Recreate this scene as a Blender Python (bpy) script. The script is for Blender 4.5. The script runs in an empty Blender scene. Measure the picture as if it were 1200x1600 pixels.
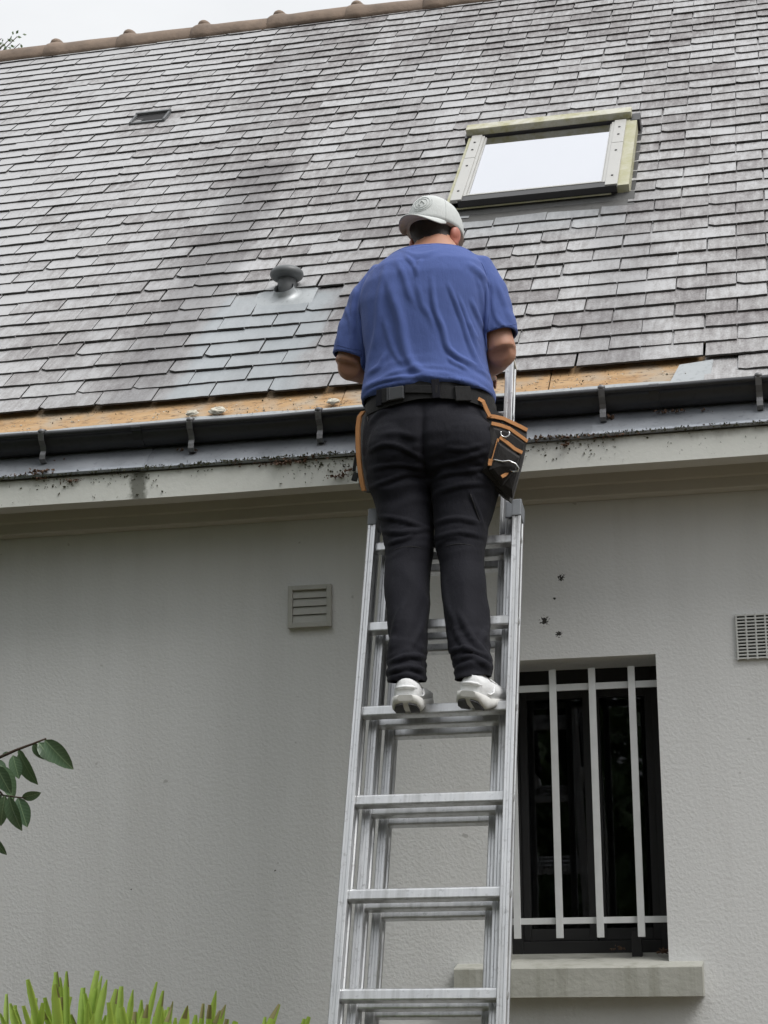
import bpy, bmesh, math, random
from mathutils import Vector, Matrix, noise
random.seed(7)
SC = bpy.context.scene
COL = SC.collection
# ------------------------------------------------------------------ camera
FPX = 2950.67
PITCH, YAW, ROLL = math.radians(14.954), math.radians(13.015), math.radians(-0.350)
CAM = Vector((0, 0, 1.6))
_f = Vector((-math.sin(YAW)*math.cos(PITCH), math.cos(YAW)*math.cos(PITCH), math.sin(PITCH)))
_r = Vector((math.cos(YAW), math.sin(YAW), 0)); _u = _r.cross(_f)
RT = _r*math.cos(ROLL)+_u*math.sin(ROLL); UP = -_r*math.sin(ROLL)+_u*math.cos(ROLL)
cd = bpy.data.cameras.new('camera'); cam = bpy.data.objects.new('camera', cd); COL.objects.link(cam)
cd.sensor_fit = 'VERTICAL'; cd.sensor_height = 32; cd.lens = FPX/1600*32; cd.clip_end = 600; cd.clip_start = .05
M = Matrix((RT, UP, -_f)).transposed().to_4x4(); M.translation = CAM
cam.matrix_world = M; SC.camera = cam
def proj(P):
    q = Vector(P)-CAM; z = q.dot(_f)
    return 600+FPX*q.dot(RT)/z, 800-FPX*q.dot(UP)/z, z
def at(px, py, Y):
    d = RT*((px-600)/FPX)+UP*((800-py)/FPX)+_f
    return CAM+d*((Y-CAM.y)/d.y)
# ------------------------------------------------------------------ world, sun, exposure
SUN_EL, SUN_AZ = math.radians(56), math.radians(62)      # azimuth measured from -Y towards +X
W = bpy.data.worlds.new('World'); SC.world = W; W.use_nodes = True
nt = W.node_tree; nt.nodes.clear()
def wn(t, **k):
    n = nt.nodes.new(t)
    for a, b in k.items(): setattr(n, a, b)
    return n
out = wn('ShaderNodeOutputWorld'); bg = wn('ShaderNodeBackground')
sky = wn('ShaderNodeTexSky', sky_type='NISHITA', sun_disc=False)
sky.sun_elevation = SUN_EL; sky.sun_rotation = math.radians(180)-SUN_AZ
sky.air_density = 1.0; sky.dust_density = 3.0
hs = wn('ShaderNodeHueSaturation'); hs.inputs['Saturation'].default_value = .12
tc = wn('ShaderNodeTexCoord'); mp = wn('ShaderNodeMapping'); mp.inputs['Scale'].default_value = (1, 1, 2.2)
nz = wn('ShaderNodeTexNoise'); nz.inputs['Scale'].default_value = 2.6; nz.inputs['Detail'].default_value = 6; nz.inputs['Roughness'].default_value = .55
cr = wn('ShaderNodeValToRGB'); cr.color_ramp.elements[0].position = .25; cr.color_ramp.elements[1].position = .75
cr.color_ramp.elements[0].color = (5.5, 5.65, 5.85, 1); cr.color_ramp.elements[1].color = (7.2, 7.3, 7.4, 1)
mx = wn('ShaderNodeMix', data_type='RGBA'); mx.inputs[0].default_value = .88
nt.links.new(sky.outputs[0], hs.inputs['Color']); nt.links.new(tc.outputs['Generated'], mp.inputs[0]); nt.links.new(mp.outputs[0], nz.inputs['Vector'])
nt.links.new(nz.outputs['Fac'], cr.inputs[0]); nt.links.new(hs.outputs[0], mx.inputs[6]); nt.links.new(cr.outputs[0], mx.inputs[7])
# overcast luminance: a cloud layer is brighter overhead than at the horizon
sz = wn('ShaderNodeSeparateXYZ'); nt.links.new(tc.outputs['Generated'], sz.inputs[0])
el = wn('ShaderNodeMapRange'); el.inputs[1].default_value = 0; el.inputs[2].default_value = 1; el.inputs[3].default_value = .42; el.inputs[4].default_value = 1.55
nt.links.new(sz.outputs[2], el.inputs[0])
mu = wn('ShaderNodeVectorMath', operation='SCALE'); nt.links.new(mx.outputs[2], mu.inputs[0]); nt.links.new(el.outputs[0], mu.inputs['Scale'])
nt.links.new(mu.outputs[0], bg.inputs['Color']); bg.inputs['Strength'].default_value = .1
nt.links.new(bg.outputs[0], out.inputs[0])
sl = bpy.data.lights.new('sun', 'SUN'); sl.energy = 1.5; sl.angle = math.radians(30); sl.color = (1, .97, .93)
so = bpy.data.objects.new('sun', sl); COL.objects.link(so)
sd = Vector((math.sin(SUN_AZ)*math.cos(SUN_EL), -math.cos(SUN_AZ)*math.cos(SUN_EL), math.sin(SUN_EL)))
so.rotation_euler = sd.to_track_quat('Z', 'Y').to_euler(); so.location = (3, -3, 12)
vs = SC.view_settings; vs.view_transform = 'Standard'; vs.look = 'None'; vs.exposure = 0.62; vs.gamma = 1; vs.use_curve_mapping = False
cy = SC.cycles; cy.use_adaptive_sampling = True; cy.adaptive_threshold = .02; cy.max_bounces = 6; cy.diffuse_bounces = 3; cy.glossy_bounces = 3; cy.transmission_bounces = 3; cy.transparent_max_bounces = 6

# ------------------------------------------------------------------ helpers
def tag(o, label=None, cat=None, group=None, kind=None):
    if label: o['label'] = label
    if cat: o['category'] = cat
    if group: o['group'] = group
    if kind: o['kind'] = kind
    return o
def empty(name, loc=(0, 0, 0), parent=None):
    o = bpy.data.objects.new(name, None); o.location = loc; o.empty_display_size = .1
    COL.objects.link(o)
    if parent: o.parent = parent
    return o
def link(name, me, mat=None, parent=None, smooth=False):
    if mat is not None:
        if not me.materials: me.materials.append(mat)
    if smooth:
        for p in me.polygons: p.use_smooth = True
    o = bpy.data.objects.new(name, me); COL.objects.link(o)
    if parent is not None: o.parent = parent
    return o
def unparent_keep(o, parent):
    """parent o (built in world coordinates) to parent, keeping it in place; parent matrices are plain (no parents above 2 levels moved)"""
    o.parent = parent; o.matrix_parent_inverse = wmat(parent).inverted()
    return o
def wmat(o):
    m = Matrix.LocRotScale(o.location, o.rotation_euler, o.scale)
    if o.parent: m = wmat(o.parent) @ o.matrix_parent_inverse @ m
    return m
class MB:
    def __init__(s): s.bm = bmesh.new()
    def box(s, c, size, R=None, bevel=0, mi=0):
        c = Vector(c); R = R or Matrix.Identity(3)
        t = bmesh.new()
        bmesh.ops.create_cube(t, size=1)
        for v in t.verts: v.co = Vector((v.co.x*size[0], v.co.y*size[1], v.co.z*size[2]))
        if bevel: bmesh.ops.bevel(t, geom=t.edges[:], offset=bevel, segments=2, affect='EDGES', profile=.7)
        for v in t.verts: v.co = R @ v.co + c
        s._merge(t, mi); return s
    def _merge(s, t, mi=0):
        m = {}
        for v in t.verts: m[v] = s.bm.verts.new(v.co)
        for f in t.faces:
            try:
                g = s.bm.faces.new([m[v] for v in f.verts]); g.material_index = mi; g.smooth = f.smooth
            except ValueError: pass
        t.free()
    def loft(s, rings, cap=True, close=True, mi=0, smooth=True):
        vs_ = [[s.bm.verts.new(p) for p in r] for r in rings]
        n = len(rings[0])
        for a, b in zip(vs_, vs_[1:]):
            for i in range(n if close else n-1):
                j = (i+1) % n
                f = s.bm.faces.new((a[i], a[j], b[j], b[i])); f.material_index = mi; f.smooth = smooth
        if cap and close:
            f = s.bm.faces.new(vs_[0][::-1]); f.material_index = mi
            f = s.bm.faces.new(vs_[-1]); f.material_index = mi
        return s
    def tube(s, pts, r, n=8, mi=0, cap=True):
        pts = [Vector(p) for p in pts]
        if not hasattr(r, '__len__'): r = [r]*len(pts)
        rings = []; ref = None
        for i, p in enumerate(pts):
            t = (pts[min(i+1, len(pts)-1)]-pts[max(i-1, 0)]).normalized()
            if ref is None:
                ref = Vector((0, 0, 1)) if abs(t.z) < .9 else Vector((1, 0, 0))
            a = (ref - t*ref.dot(t)).normalized(); b = t.cross(a); ref = a
            rings.append([p+(a*math.cos(2*math.pi*k/n)+b*math.sin(2*math.pi*k/n))*r[i] for k in range(n)])
        return s.loft(rings, cap=cap, mi=mi)
    def band(s, pts, w, th, mi=0):
        """flat strap: pts list of (point, width_dir, normal_dir)"""
        rings = []
        for p, a, b in pts:
            p, a, b = Vector(p), Vector(a).normalized()*w/2, Vector(b).normalized()*th/2
            rings.append([p-a-b, p+a-b, p+a+b, p-a+b])
        return s.loft(rings, mi=mi, smooth=False)
    def extrude(s, prof, x0, x1, close=True, mi=0, smooth=False, nx=1):
        """profile of (y,z) pairs swept along x"""
        rings = [[Vector((x0+(x1-x0)*k/nx, y, z)) for y, z in prof] for k in range(nx+1)]
        return s.loft(rings, cap=close, close=close, mi=mi, smooth=smooth)
    def ell(s, c, rad, R=None, seg=16, rows=10, mi=0):
        t = bmesh.new(); bmesh.ops.create_uvsphere(t, u_segments=seg, v_segments=rows, radius=1)
        R = R or Matrix.Identity(3)
        for v in t.verts: v.co = R @ Vector((v.co.x*rad[0], v.co.y*rad[1], v.co.z*rad[2])) + Vector(c)
        for f in t.faces: f.smooth = True
        s._merge(t, mi); return s
    def mesh(s, name):
        bmesh.ops.recalc_face_normals(s.bm, faces=s.bm.faces)
        me = bpy.data.meshes.new(name); s.bm.to_mesh(me); s.bm.free(); return me
    def build(s, name, mat, parent=None, world=False):
        me = s.mesh(name)
        for m in (mat if isinstance(mat, (list, tuple)) else [mat]): me.materials.append(m)
        o = bpy.data.objects.new(name, me); COL.objects.link(o)
        if parent is not None:
            if world: unparent_keep(o, parent)
            else: o.parent = parent
        return o
def ring(c, ax, ay, n=28, p=2.0):
    c, ax, ay = Vector(c), Vector(ax), Vector(ay); o = []
    for k in range(n):
        t = 2*math.pi*k/n; ct, st = math.cos(t), math.sin(t)
        o.append(c+ax*(math.copysign(abs(ct)**(2/p), ct))+ay*(math.copysign(abs(st)**(2/p), st)))
    return o
def remesh(me, voxel, smooth_it=6):
    o = bpy.data.objects.new('tmp_remesh', me); COL.objects.link(o)
    m = o.modifiers.new('r', 'REMESH'); m.mode = 'VOXEL'; m.voxel_size = voxel
    m2 = o.modifiers.new('s', 'SMOOTH'); m2.iterations = smooth_it; m2.factor = .5
    dg = bpy.context.evaluated_depsgraph_get(); dg.update()
    r = bpy.data.meshes.new_from_object(o.evaluated_get(dg))
    bpy.data.objects.remove(o); r.materials.clear()
    for p in r.polygons: p.use_smooth = True
    return r
def fbm(v, o=4): return noise.fractal(v, 1.0, 2.0, o)
def sstep(a, b, x):
    t = max(0, min(1, (x-a)/(b-a))); return t*t*(3-2*t)
# ------------------------------------------------------------------ materials
class NT:
    def __init__(s, name):
        s.m = bpy.data.materials.new(name); s.m.use_nodes = True; s.t = s.m.node_tree
        s.p = s.t.nodes['Principled BSDF']
    def n(s, t, **k):
        n = s.t.nodes.new(t)
        for a, b in k.items(): setattr(n, a, b)
        return n
    def l(s, a, b): s.t.links.new(a, b)
    def pos(s, kind='world', scale=(1, 1, 1), rot=(0, 0, 0)):
        if kind == 'world': src = s.n('ShaderNodeNewGeometry').outputs['Position']
        else: src = s.n('ShaderNodeTexCoord').outputs['Object']
        mp = s.n('ShaderNodeMapping'); mp.inputs['Scale'].default_value = scale; mp.inputs['Rotation'].default_value = rot
        s.l(src, mp.inputs[0]); return mp.outputs[0]
    def noise(s, vec, scale, detail=4, rough=.55, dist=0):
        n = s.n('ShaderNodeTexNoise'); n.inputs['Scale'].default_value = scale; n.inputs['Detail'].default_value = detail
        n.inputs['Roughness'].default_value = rough; n.inputs['Distortion'].default_value = dist
        s.l(vec, n.inputs['Vector']); return n.outputs['Fac']
    def ramp(s, fac, stops):
        r = s.n('ShaderNodeValToRGB'); e = r.color_ramp.elements
        while len(e) < len(stops): e.new(.5)
        for i, (p, c) in enumerate(stops):
            e[i].position = p; e[i].color = (c, c, c, 1) if not hasattr(c, '__len__') else (*c, 1)
        s.l(fac, r.inputs[0]); return r.outputs[0]
    def mix(s, fac, a, b, mode='MIX'):
        m = s.n('ShaderNodeMix', data_type='RGBA', blend_type=mode)
        for i, v in ((0, fac), (6, a), (7, b)):
            if hasattr(v, 'is_linked') or hasattr(v, 'links'): s.l(v, m.inputs[i])
            elif i == 0: m.inputs[0].default_value = v
            else: m.inputs[i].default_value = (*v, 1)
        return m.outputs[2]
    def math(s, op, a, b=0, clamp=False):
        m = s.n('ShaderNodeMath', operation=op, use_clamp=clamp)
        for i, v in ((0, a), (1, b)):
            if hasattr(v, 'links'): s.l(v, m.inputs[i])
            else: m.inputs[i].default_value = v
        return m.outputs[0]
    def bump(s, h, strength=.3, dist=.01, prev=None):
        b = s.n('ShaderNodeBump'); b.inputs['Strength'].default_value = strength; b.inputs['Distance'].default_value = dist
        s.l(h, b.inputs['Height'])
        if prev is not None: s.l(prev, b.inputs['Normal'])
        s.l(b.outputs[0], s.p.inputs['Normal']); return b.outputs[0]
    def col(s, v):
        if hasattr(v, 'links'): s.l(v, s.p.inputs['Base Color'])
        else: s.p.inputs['Base Color'].default_value = (*v, 1)
    def set(s, **k):
        for a, v in k.items():
            i = s.p.inputs[a.replace('_', ' ')]
            if hasattr(v, 'links'): s.l(v, i)
            else: i.default_value = v
def simple(name, c, rough=.6, metal=0, var=.25, scale=20, bump=.1, bscale=80, kind='obj', spec=.5):
    k = NT(name); v = k.pos(kind); f = k.noise(v, scale, 5)
    k.col(k.mix(f, tuple(x*(1-var) for x in c), tuple(min(1, x*(1+var)) for x in c)))
    g = k.noise(v, bscale, 4)
    k.set(Roughness=k.ramp(f, [(0, max(.02, rough-.1)), (1, min(1, rough+.1))]), Metallic=metal)
    k.p.inputs['Specular IOR Level'].default_value = spec
    if bump: k.bump(g, bump, .004)
    return k.m
MAT = {}
C7 = math.sqrt(.5); YE, ZE = 5.85, 3.422           # eave drip edge
def RP(x, s, n=0): return Vector((x, YE+(s-n)*C7, ZE+(s+n)*C7))
def mat_slate():
    k = NT('slate')
    g = k.n('ShaderNodeNewGeometry'); oi = k.n('ShaderNodeObjectInfo')
    sp = k.n('ShaderNodeSeparateXYZ'); k.l(g.outputs['Position'], sp.inputs[0])
    x = sp.outputs[0]; s = k.math('MULTIPLY', k.math('ADD', k.math('SUBTRACT', sp.outputs[1], YE), k.math('SUBTRACT', sp.outputs[2], ZE)), C7)
    def V(a, b, c=0):
        cb = k.n('ShaderNodeCombineXYZ'); k.l(k.math('MULTIPLY', x, a), cb.inputs[0]); k.l(k.math('MULTIPLY', s, b), cb.inputs[1]); cb.inputs[2].default_value = c
        return cb.outputs[0]
    rnd = k.math('FRACT', k.math('ADD', oi.outputs['Random'], g.outputs['Random Per Island']))
    big = k.noise(V(1.6, .45, 3.1), 1.0, 2, .5)
    mid = k.noise(V(5.0, 1.3, 1.7), 1.0, 3, .6)
    streak = k.noise(V(48, 7), 1.0, 3, .6, .6)
    speck = k.noise(V(140, 120), 1.0, 2, .7)
    # age: darker algae streaks running down the slope
    t = k.math('ADD', k.math('ADD', k.math('MULTIPLY', big, .50), k.math('MULTIPLY', mid, .50)), k.math('MULTIPLY', k.noise(V(26, 15, 6), 1.0, 4, .7), .62))
    t = k.math('SUBTRACT', t, .02)
    t = k.math('ADD', t, k.math('MULTIPLY', k.math('SUBTRACT', rnd, .5), .30))
    t = k.math('ADD', t, k.math('MULTIPLY', k.math('SUBTRACT', streak, .5), .70))
    t = k.math('ADD', t, k.math('MULTIPLY', k.math('SUBTRACT', speck, .5), .60))
    # slates lighter towards the left end: sky sheen put into the colour
    left = k.math('MULTIPLY', k.math('SUBTRACT', k.math('MULTIPLY', x, -1), 2.45, True), .22)
    t = k.math('ADD', t, left)
    base = k.ramp(t, [(.40, (.100, .086, .086)), (.60, (.184, .171, .171)), (.80, (.295, .287, .287)), (1.0, (.405, .405, .412))])
    # zinc run-off keeps slates clean below the pipe flashing and under the skylight apron
    w = k.math('ADD', x, k.math('MULTIPLY', k.math('SUBTRACT', k.noise(V(9, 2.5, 5), 1.0, 3), .5), .22))
    def strip(x0, hw, s0, soft=.08):
        dx = k.math('ABSOLUTE', k.math('SUBTRACT', w, x0))
        a = k.n('ShaderNodeMapRange', interpolation_type='SMOOTHSTEP'); a.inputs[1].default_value = hw+soft; a.inputs[2].default_value = hw; k.l(dx, a.inputs[0])
        b = k.n('ShaderNodeMapRange', interpolation_type='SMOOTHSTEP'); b.inputs[1].default_value = s0; b.inputs[2].default_value = s0-.12; k.l(s, b.inputs[0])
        return k.math('MULTIPLY', a.outputs[0], b.outputs[0])
    m1 = strip(-1.99, .20, 1.42)
    clean = k.mix(k.noise(V(30, 5, 2), 1.0, 4), (.25, .275, .29), (.34, .365, .385))
    base = k.mix(k.math('MULTIPLY', m1, k.ramp(mid, [(.3, .75), (.6, 1)])), base, clean)
    c2 = k.n('ShaderNodeMapRange', interpolation_type='SMOOTHSTEP'); c2.inputs[1].default_value = 1.55; c2.inputs[2].default_value = 1.95; k.l(s, c2.inputs[0])
    m2 = k.math('MULTIPLY', k.math('MULTIPLY', strip(-1.05, .36, 2.25), c2.outputs[0]), .55)
    base = k.mix(m2, base, clean)
    # black algae bands either side of the run-off and below the skylight
    for x0, hw, s0, a in ((-2.36, .05, 3.0, .5), (-1.62, .05, 1.5, .3), (-2.62, .08, 5.6, .14), (-.62, .05, 2.2, .3), (-1.8, .12, 5.6, .12)):
        base = k.mix(k.math('MULTIPLY', strip(x0, hw, s0, .16), a), base, (.058, .052, .056))
    k.col(base)
    k.set(Roughness=k.ramp(streak, [(.2, .42), (.8, .62)]))
    k.p.inputs['Specular IOR Level'].default_value = .55
    b = k.bump(k.noise(V(30, 14, 4), 1.0, 4, .65), .55, .006)
    return k.m
MAT['slate'] = mat_slate()
MAT['shaded_slate_edge'] = simple('slate_edge_grime_shade', (.055, .052, .050), .8, 0, .4, 60, .4, 120, 'world')  # grime plus the shade of the gaps, put into the edge colour
def mat_wall():
    k = NT('roughcast_paint'); v = k.pos('world')
    big = k.noise(k.pos('world', (.8, .8, .5)), 1.2, 4)
    streak = k.noise(k.pos('world', (9, 9, .7)), 1.0, 4)
    c = k.mix(big, (.655, .662, .660), (.715, .722, .720))
    c = k.mix(k.ramp(streak, [(.45, 0), (.8, .22)]), c, (.45, .445, .425))
    fine = k.noise(v, 90, 2, .5); vor = k.n('ShaderNodeTexVoronoi', feature='SMOOTH_F1'); vor.inputs['Scale'].default_value = 95; vor.inputs['Smoothness'].default_value = .6
    wob = k.n('ShaderNodeMix', data_type='VECTOR'); wob.inputs[0].default_value = .06
    nn = k.n('ShaderNodeTexNoise'); nn.inputs['Scale'].default_value = 20; k.l(v, nn.inputs['Vector']); k.l(v, wob.inputs[4]); k.l(nn.outputs['Color'], wob.inputs[5])
    k.l(wob.outputs[1], vor.inputs['Vector'])
    sp = k.noise(v, 26, 2, .4); speck = k.ramp(sp, [(.20, 1), (.22, 0)])
    c = k.mix(k.math('MULTIPLY', speck, .30), c, (.14, .13, .11))
    chipn = k.math('SUBTRACT', k.noise(v, 150, 3), .5)
    # three chipped spots beside the window
    g = k.n('ShaderNodeNewGeometry').outputs['Position']
    for (p, r) in ((at(877, 903, 6.1), .013), (at(851, 970, 6.1), .016), (at(873, 991, 6.1), .012), (at(866, 935, 6.1), .005), (at(430, 1360, 6.1), .003), (at(205, 1390, 6.1), .003)):
        d = k.n('ShaderNodeVectorMath', operation='DISTANCE'); k.l(g, d.inputs[0]); d.inputs[1].default_value = p
        q = k.math('ADD', k.math('DIVIDE', d.outputs['Value'], r), k.math('MULTIPLY', chipn, 3.4))
        c = k.mix(k.ramp(q, [(.72, 1), (.8, 0)]), c, (.035, .033, .03))
    k.col(c); k.set(Roughness=.8)
    h = k.math('ADD', k.math('MULTIPLY', vor.outputs['Distance'], .25), k.math('MULTIPLY', fine, .9))
    k.bump(h, .30, .006)
    return k.m
MAT['wall'] = mat_wall()
def mat_cornice():
    k = NT('cornice_paint'); v = k.pos('world')
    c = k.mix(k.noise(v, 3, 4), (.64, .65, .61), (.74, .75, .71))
    sp = k.ramp(k.noise(k.pos('world', (1, 1, .8)), 75, 3, .6), [(.29, 1), (.33, 0)])
    patch = k.ramp(k.noise(k.pos('world', (1, 0, 0)), 1.7, 3), [(.42, 0), (.6, 1)])
    sx = k.n('ShaderNodeSeparateXYZ'); k.l(k.n('ShaderNodeNewGeometry').outputs['Position'], sx.inputs[0])
    up = k.n('ShaderNodeMapRange'); up.inputs[1].default_value = 3.30; up.inputs[2].default_value = 3.42; k.l(sx.outputs[2], up.inputs[0])
    c = k.mix(k.math('MULTIPLY', k.math('MULTIPLY', sp, patch), .85), c, (.05, .045, .03))
    grime = k.ramp(k.math('ADD', k.math('MULTIPLY', up.outputs[0], 1.0), k.math('SUBTRACT', k.math('MULTIPLY', k.noise(k.pos('world', (9, 9, 3)), 1, 5, .65), .9), .62)), [(.50, 0), (.92, .85)])
    c = k.mix(grime, c, (.10, .085, .055))
    # the dark mossy run below the zinc joint
    x0 = at(216, 740, YE).x
    dx = k.math('ADD', k.math('ABSOLUTE', k.math('SUBTRACT', sx.outputs[0], x0)), k.math('MULTIPLY', k.math('SUBTRACT', k.noise(v, 45, 4), .5), .05))
    c = k.mix(k.math('MULTIPLY', k.math('MULTIPLY', k.ramp(dx, [(.018, 1), (.036, 0)]), .8), k.math('LESS_THAN', sx.outputs[1], 5.856)), c, (.07, .072, .05))
    k.col(c); k.set(Roughness=.7); k.bump(k.noise(v, 60, 4), .25, .004)
    return k.m
MAT['cornice'] = mat_cornice()
MAT['soffit'] = simple('soffit_tone', (.50, .475, .425), .8, 0, .10, 3, .2, 60, 'world')  # darker and browner than the cornice front
def mat_zinc(name, a, b, rough=.42, metal=.55):
    k = NT(name); v = k.pos('world'); f = k.noise(v, 6, 5); g = k.noise(v, 60, 4)
    c = k.mix(f, a, b); c = k.mix(k.ramp(g, [(.55, 0), (.7, .35)]), c, tuple(x*.5 for x in a))
    k.col(c); k.set(Roughness=k.ramp(f, [(.3, rough-.1), (.7, rough+.12)]), Metallic=metal); k.bump(k.noise(v, 14, 3), .12, .01)
    return k.m
MAT['zinc'] = mat_zinc('zinc_sheet', (.25, .27, .30), (.38, .40, .43))
MAT['lead'] = mat_zinc('lead_flashing', (.30, .32, .33), (.42, .44, .45), .45, .4)
MAT['gutter'] = mat_zinc('dark_gutter_metal', (.035, .036, .040), (.055, .056, .060), .38, .35)
MAT['bracket'] = mat_zinc('bracket_steel', (.12, .12, .125), (.22, .22, .225), .45, .6)
def mat_wood():
    k = NT('exposed_sheathing'); v = k.pos('world', (3, 26, 26)); f = k.noise(v, 1, 6, .65, .8); p = k.noise(k.pos('world', (1, 1, 1)), 7, 4)
    c = k.ramp(f, [(.2, (.27, .155, .070)), (.5, (.44, .275, .135)), (.8, (.55, .39, .22))])
    c = k.mix(k.ramp(p, [(.46, 0), (.64, .75)]), c, (.38, .335, .27))
    q = k.noise(k.pos('world', (1, 3, 3)), 30, 4, .7)
    c = k.mix(k.ramp(q, [(.57, 0), (.64, .85)]), c, (.10, .065, .04))
    k.col(c); k.set(Roughness=.75); k.bump(f, .4, .004); return k.m
MAT['wood'] = mat_wood()
MAT['tile'] = simple('ridge_terracotta', (.20, .150, .115), .85, 0, .6, 9, .8, 45, 'world')
def mat_mosspaint(name, a, b):
    k = NT(name); v = k.pos('world'); f = k.noise(v, 9, 6, .7)
    k.col(k.mix(k.ramp(f, [(.42, 0), (.62, 1)]), a, b)); k.set(Roughness=.55, Metallic=0.0); k.bump(k.noise(v, 70, 4), .3, .004); return k.m
MAT['hood'] = mat_mosspaint('lichened_hood_metal', (.50, .49, .42), (.33, .31, .15))
MAT['sideflash'] = mat_mosspaint('algae_stained_side_metal', (.36, .35, .21), (.44, .43, .33))
MAT['alu_clad'] = simple('pale_cladding_metal', (.43, .425, .405), .4, .15, .12, 6, .1, 60, 'world')
MAT['darkframe'] = simple('dark_frame_metal', (.030, .029, .030), .45, .2, .3, 9, .1, 60, 'world')
def mat_glass(name, tint, refl, rough=.015, base=(.02, .02, .025)):
    k = NT(name); k.t.nodes.remove(k.p)
    o = k.t.nodes['Material Output']; tr = k.n('ShaderNodeBsdfTransparent'); tr.inputs[0].default_value = (*tint, 1)
    gl = k.n('ShaderNodeBsdfGlossy'); gl.inputs['Color'].default_value = (.93, .94, .98, 1); gl.inputs['Roughness'].default_value = rough
    lw = k.n('ShaderNodeFresnel'); lw.inputs['IOR'].default_value = 1.5
    f = k.math('ADD', k.math('MULTIPLY', lw.outputs[0], 1.0), refl, True)
    m = k.n('ShaderNodeMixShader'); k.l(f, m.inputs[0]); k.l(tr.outputs[0], m.inputs[1]); k.l(gl.outputs[0], m.inputs[2]); k.l(m.outputs[0], o.inputs[0])
    return k.m
MAT['winglass'] = mat_glass('window_glass', (.55, .56, .56), .0)
MAT['skyglass'] = mat_glass('coated_skylight_glass', (.30, .31, .33), .52)
MAT['whitebar'] = simple('white_bar_paint', (.62, .635, .64), .45, 0, .16, 14, .15, 90, 'world')
MAT['concrete'] = None
def mat_sill():
    k = NT('sill_concrete'); v = k.pos('world'); f = k.noise(v, 6, 5); st = k.noise(k.pos('world', (26, 26, 1.5)), 1, 4)
    c = k.mix(f, (.36, .36, .32), (.47, .47, .43)); c = k.mix(k.ramp(st, [(.5, 0), (.75, .5)]), c, (.20, .20, .15))
    k.col(c); k.set(Roughness=.85); k.bump(k.noise(v, 45, 5), .4, .005); return k.m
MAT['concrete'] = mat_sill()
MAT['ventpaint'] = simple('vent_plastic_paint', (.43, .43, .40), .6, 0, .1, 25, .15, 70)
MAT['ventwhite'] = simple('grille_white_plastic', (.55, .56, .54), .55, 0, .1, 25, .1, 70)
MAT['black'] = simple('matt_black', (.012, .012, .013), .7, 0, .3, 10, .05)
MAT['pipe'] = simple('grey_pvc', (.10, .105, .11), .5, 0, .25, 12, .1, 60, 'world')
def mat_alu():
    k = NT('worn_aluminium'); v = k.pos('obj', (14, 14, 2)); f = k.noise(v, 6, 5, .65); g = k.noise(k.pos('obj'), 55, 5, .7)
    c = k.mix(f, (.45, .46, .47), (.66, .67, .68)); c = k.mix(k.ramp(g, [(.56, 0), (.70, .45)]), c, (.16, .16, .155))
    c = k.mix(k.ramp(k.noise(k.pos('obj', (30, 30, 1.2)), 1, 4, .6), [(.5, 0), (.72, .55)]), c, (.26, .26, .25))
    k.col(c); k.set(Metallic=.88, Roughness=k.ramp(f, [(.3, .28), (.7, .48)])); k.bump(k.noise(k.pos('obj', (80, 80, 3)), 1, 3), .08, .003); return k.m
MAT['alu'] = mat_alu()
MAT['aluline'] = simple('rivet_aluminium', (.55, .56, .57), .35, .8, .1, 20, 0)
MAT['capgrey'] = simple('grey_end_cap_plastic', (.20, .215, .235), .5, 0, .15, 20, .05)
def mat_cloth(name, a, b, rough=.85, bscale=900, sheen=.2, bstr=.25):
    k = NT(name); v = k.pos('world'); f = k.noise(v, 9, 4); k.col(k.mix(f, a, b)); k.set(Roughness=rough)
    k.p.inputs['Sheen Weight'].default_value = sheen; k.p.inputs['Specular IOR Level'].default_value = .25
    b1 = k.bump(k.noise(k.pos('world', (1.6, 1.6, .7)), 44, 5, .62), .34, .006); k.bump(k.noise(v, bscale, 2), bstr, .0015, b1); return k.m
MAT['shirt'] = mat_cloth('blue_cotton', (.068, .104, .290), (.082, .124, .330), .9, 900, .06)
MAT['trouser'] = mat_cloth('black_work_cloth', (.0056, .0058, .0100), (.0080, .0082, .0140), .82, 700, .02)
MAT['webbing'] = mat_cloth('black_webbing', (.010, .010, .011), (.016, .016, .017), .7, 500, .05, .5)
MAT['nylon'] = mat_cloth('black_pouch_nylon', (.010, .009, .009), (.018, .016, .016), .6, 600, .1, .5)
MAT['orange'] = mat_cloth('orange_trim', (.42, .19, .070), (.52, .25, .10), .7, 500, .1, .4)
MAT['cap'] = mat_cloth('white_cap_cloth', (.54, .565, .56), (.62, .64, .63), .95, 700, .0, .5)
MAT['buckle'] = simple('grey_buckle_plastic', (.07, .073, .08), .45, 0, .2, 30, 0)
MAT['steel'] = simple('bright_ring_steel', (.62, .62, .62), .25, .9, .1, 30, 0)
MAT['shoe'] = simple('white_shoe_leather', (.78, .79, .80), .55, 0, .10, 30, .3, 140, 'world')
MAT['sole'] = simple('off_white_sole', (.70, .70, .68), .65, 0, .15, 30, .15, 90, 'world')
MAT['insert'] = simple('dark_sole_rubber', (.03, .03, .033), .6, 0, .3, 30, .2, 90, 'world')
def mat_skin():
    k = NT('skin'); v = k.pos('world'); k.col(k.mix(k.noise(v, 14, 4), (.40, .195, .125), (.48, .255, .175))); k.set(Roughness=.5)
    k.p.inputs['Subsurface Weight'].default_value = .12; k.p.inputs['Subsurface Radius'].default_value = (.01, .004, .002)
    k.bump(k.noise(v, 160, 3), .12, .002); return k.m
MAT['skin'] = mat_skin()
MAT['ear'] = simple('ear_skin', (.45, .16, .115), .5, 0, .12, 20, .05, 100, 'world')
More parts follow.
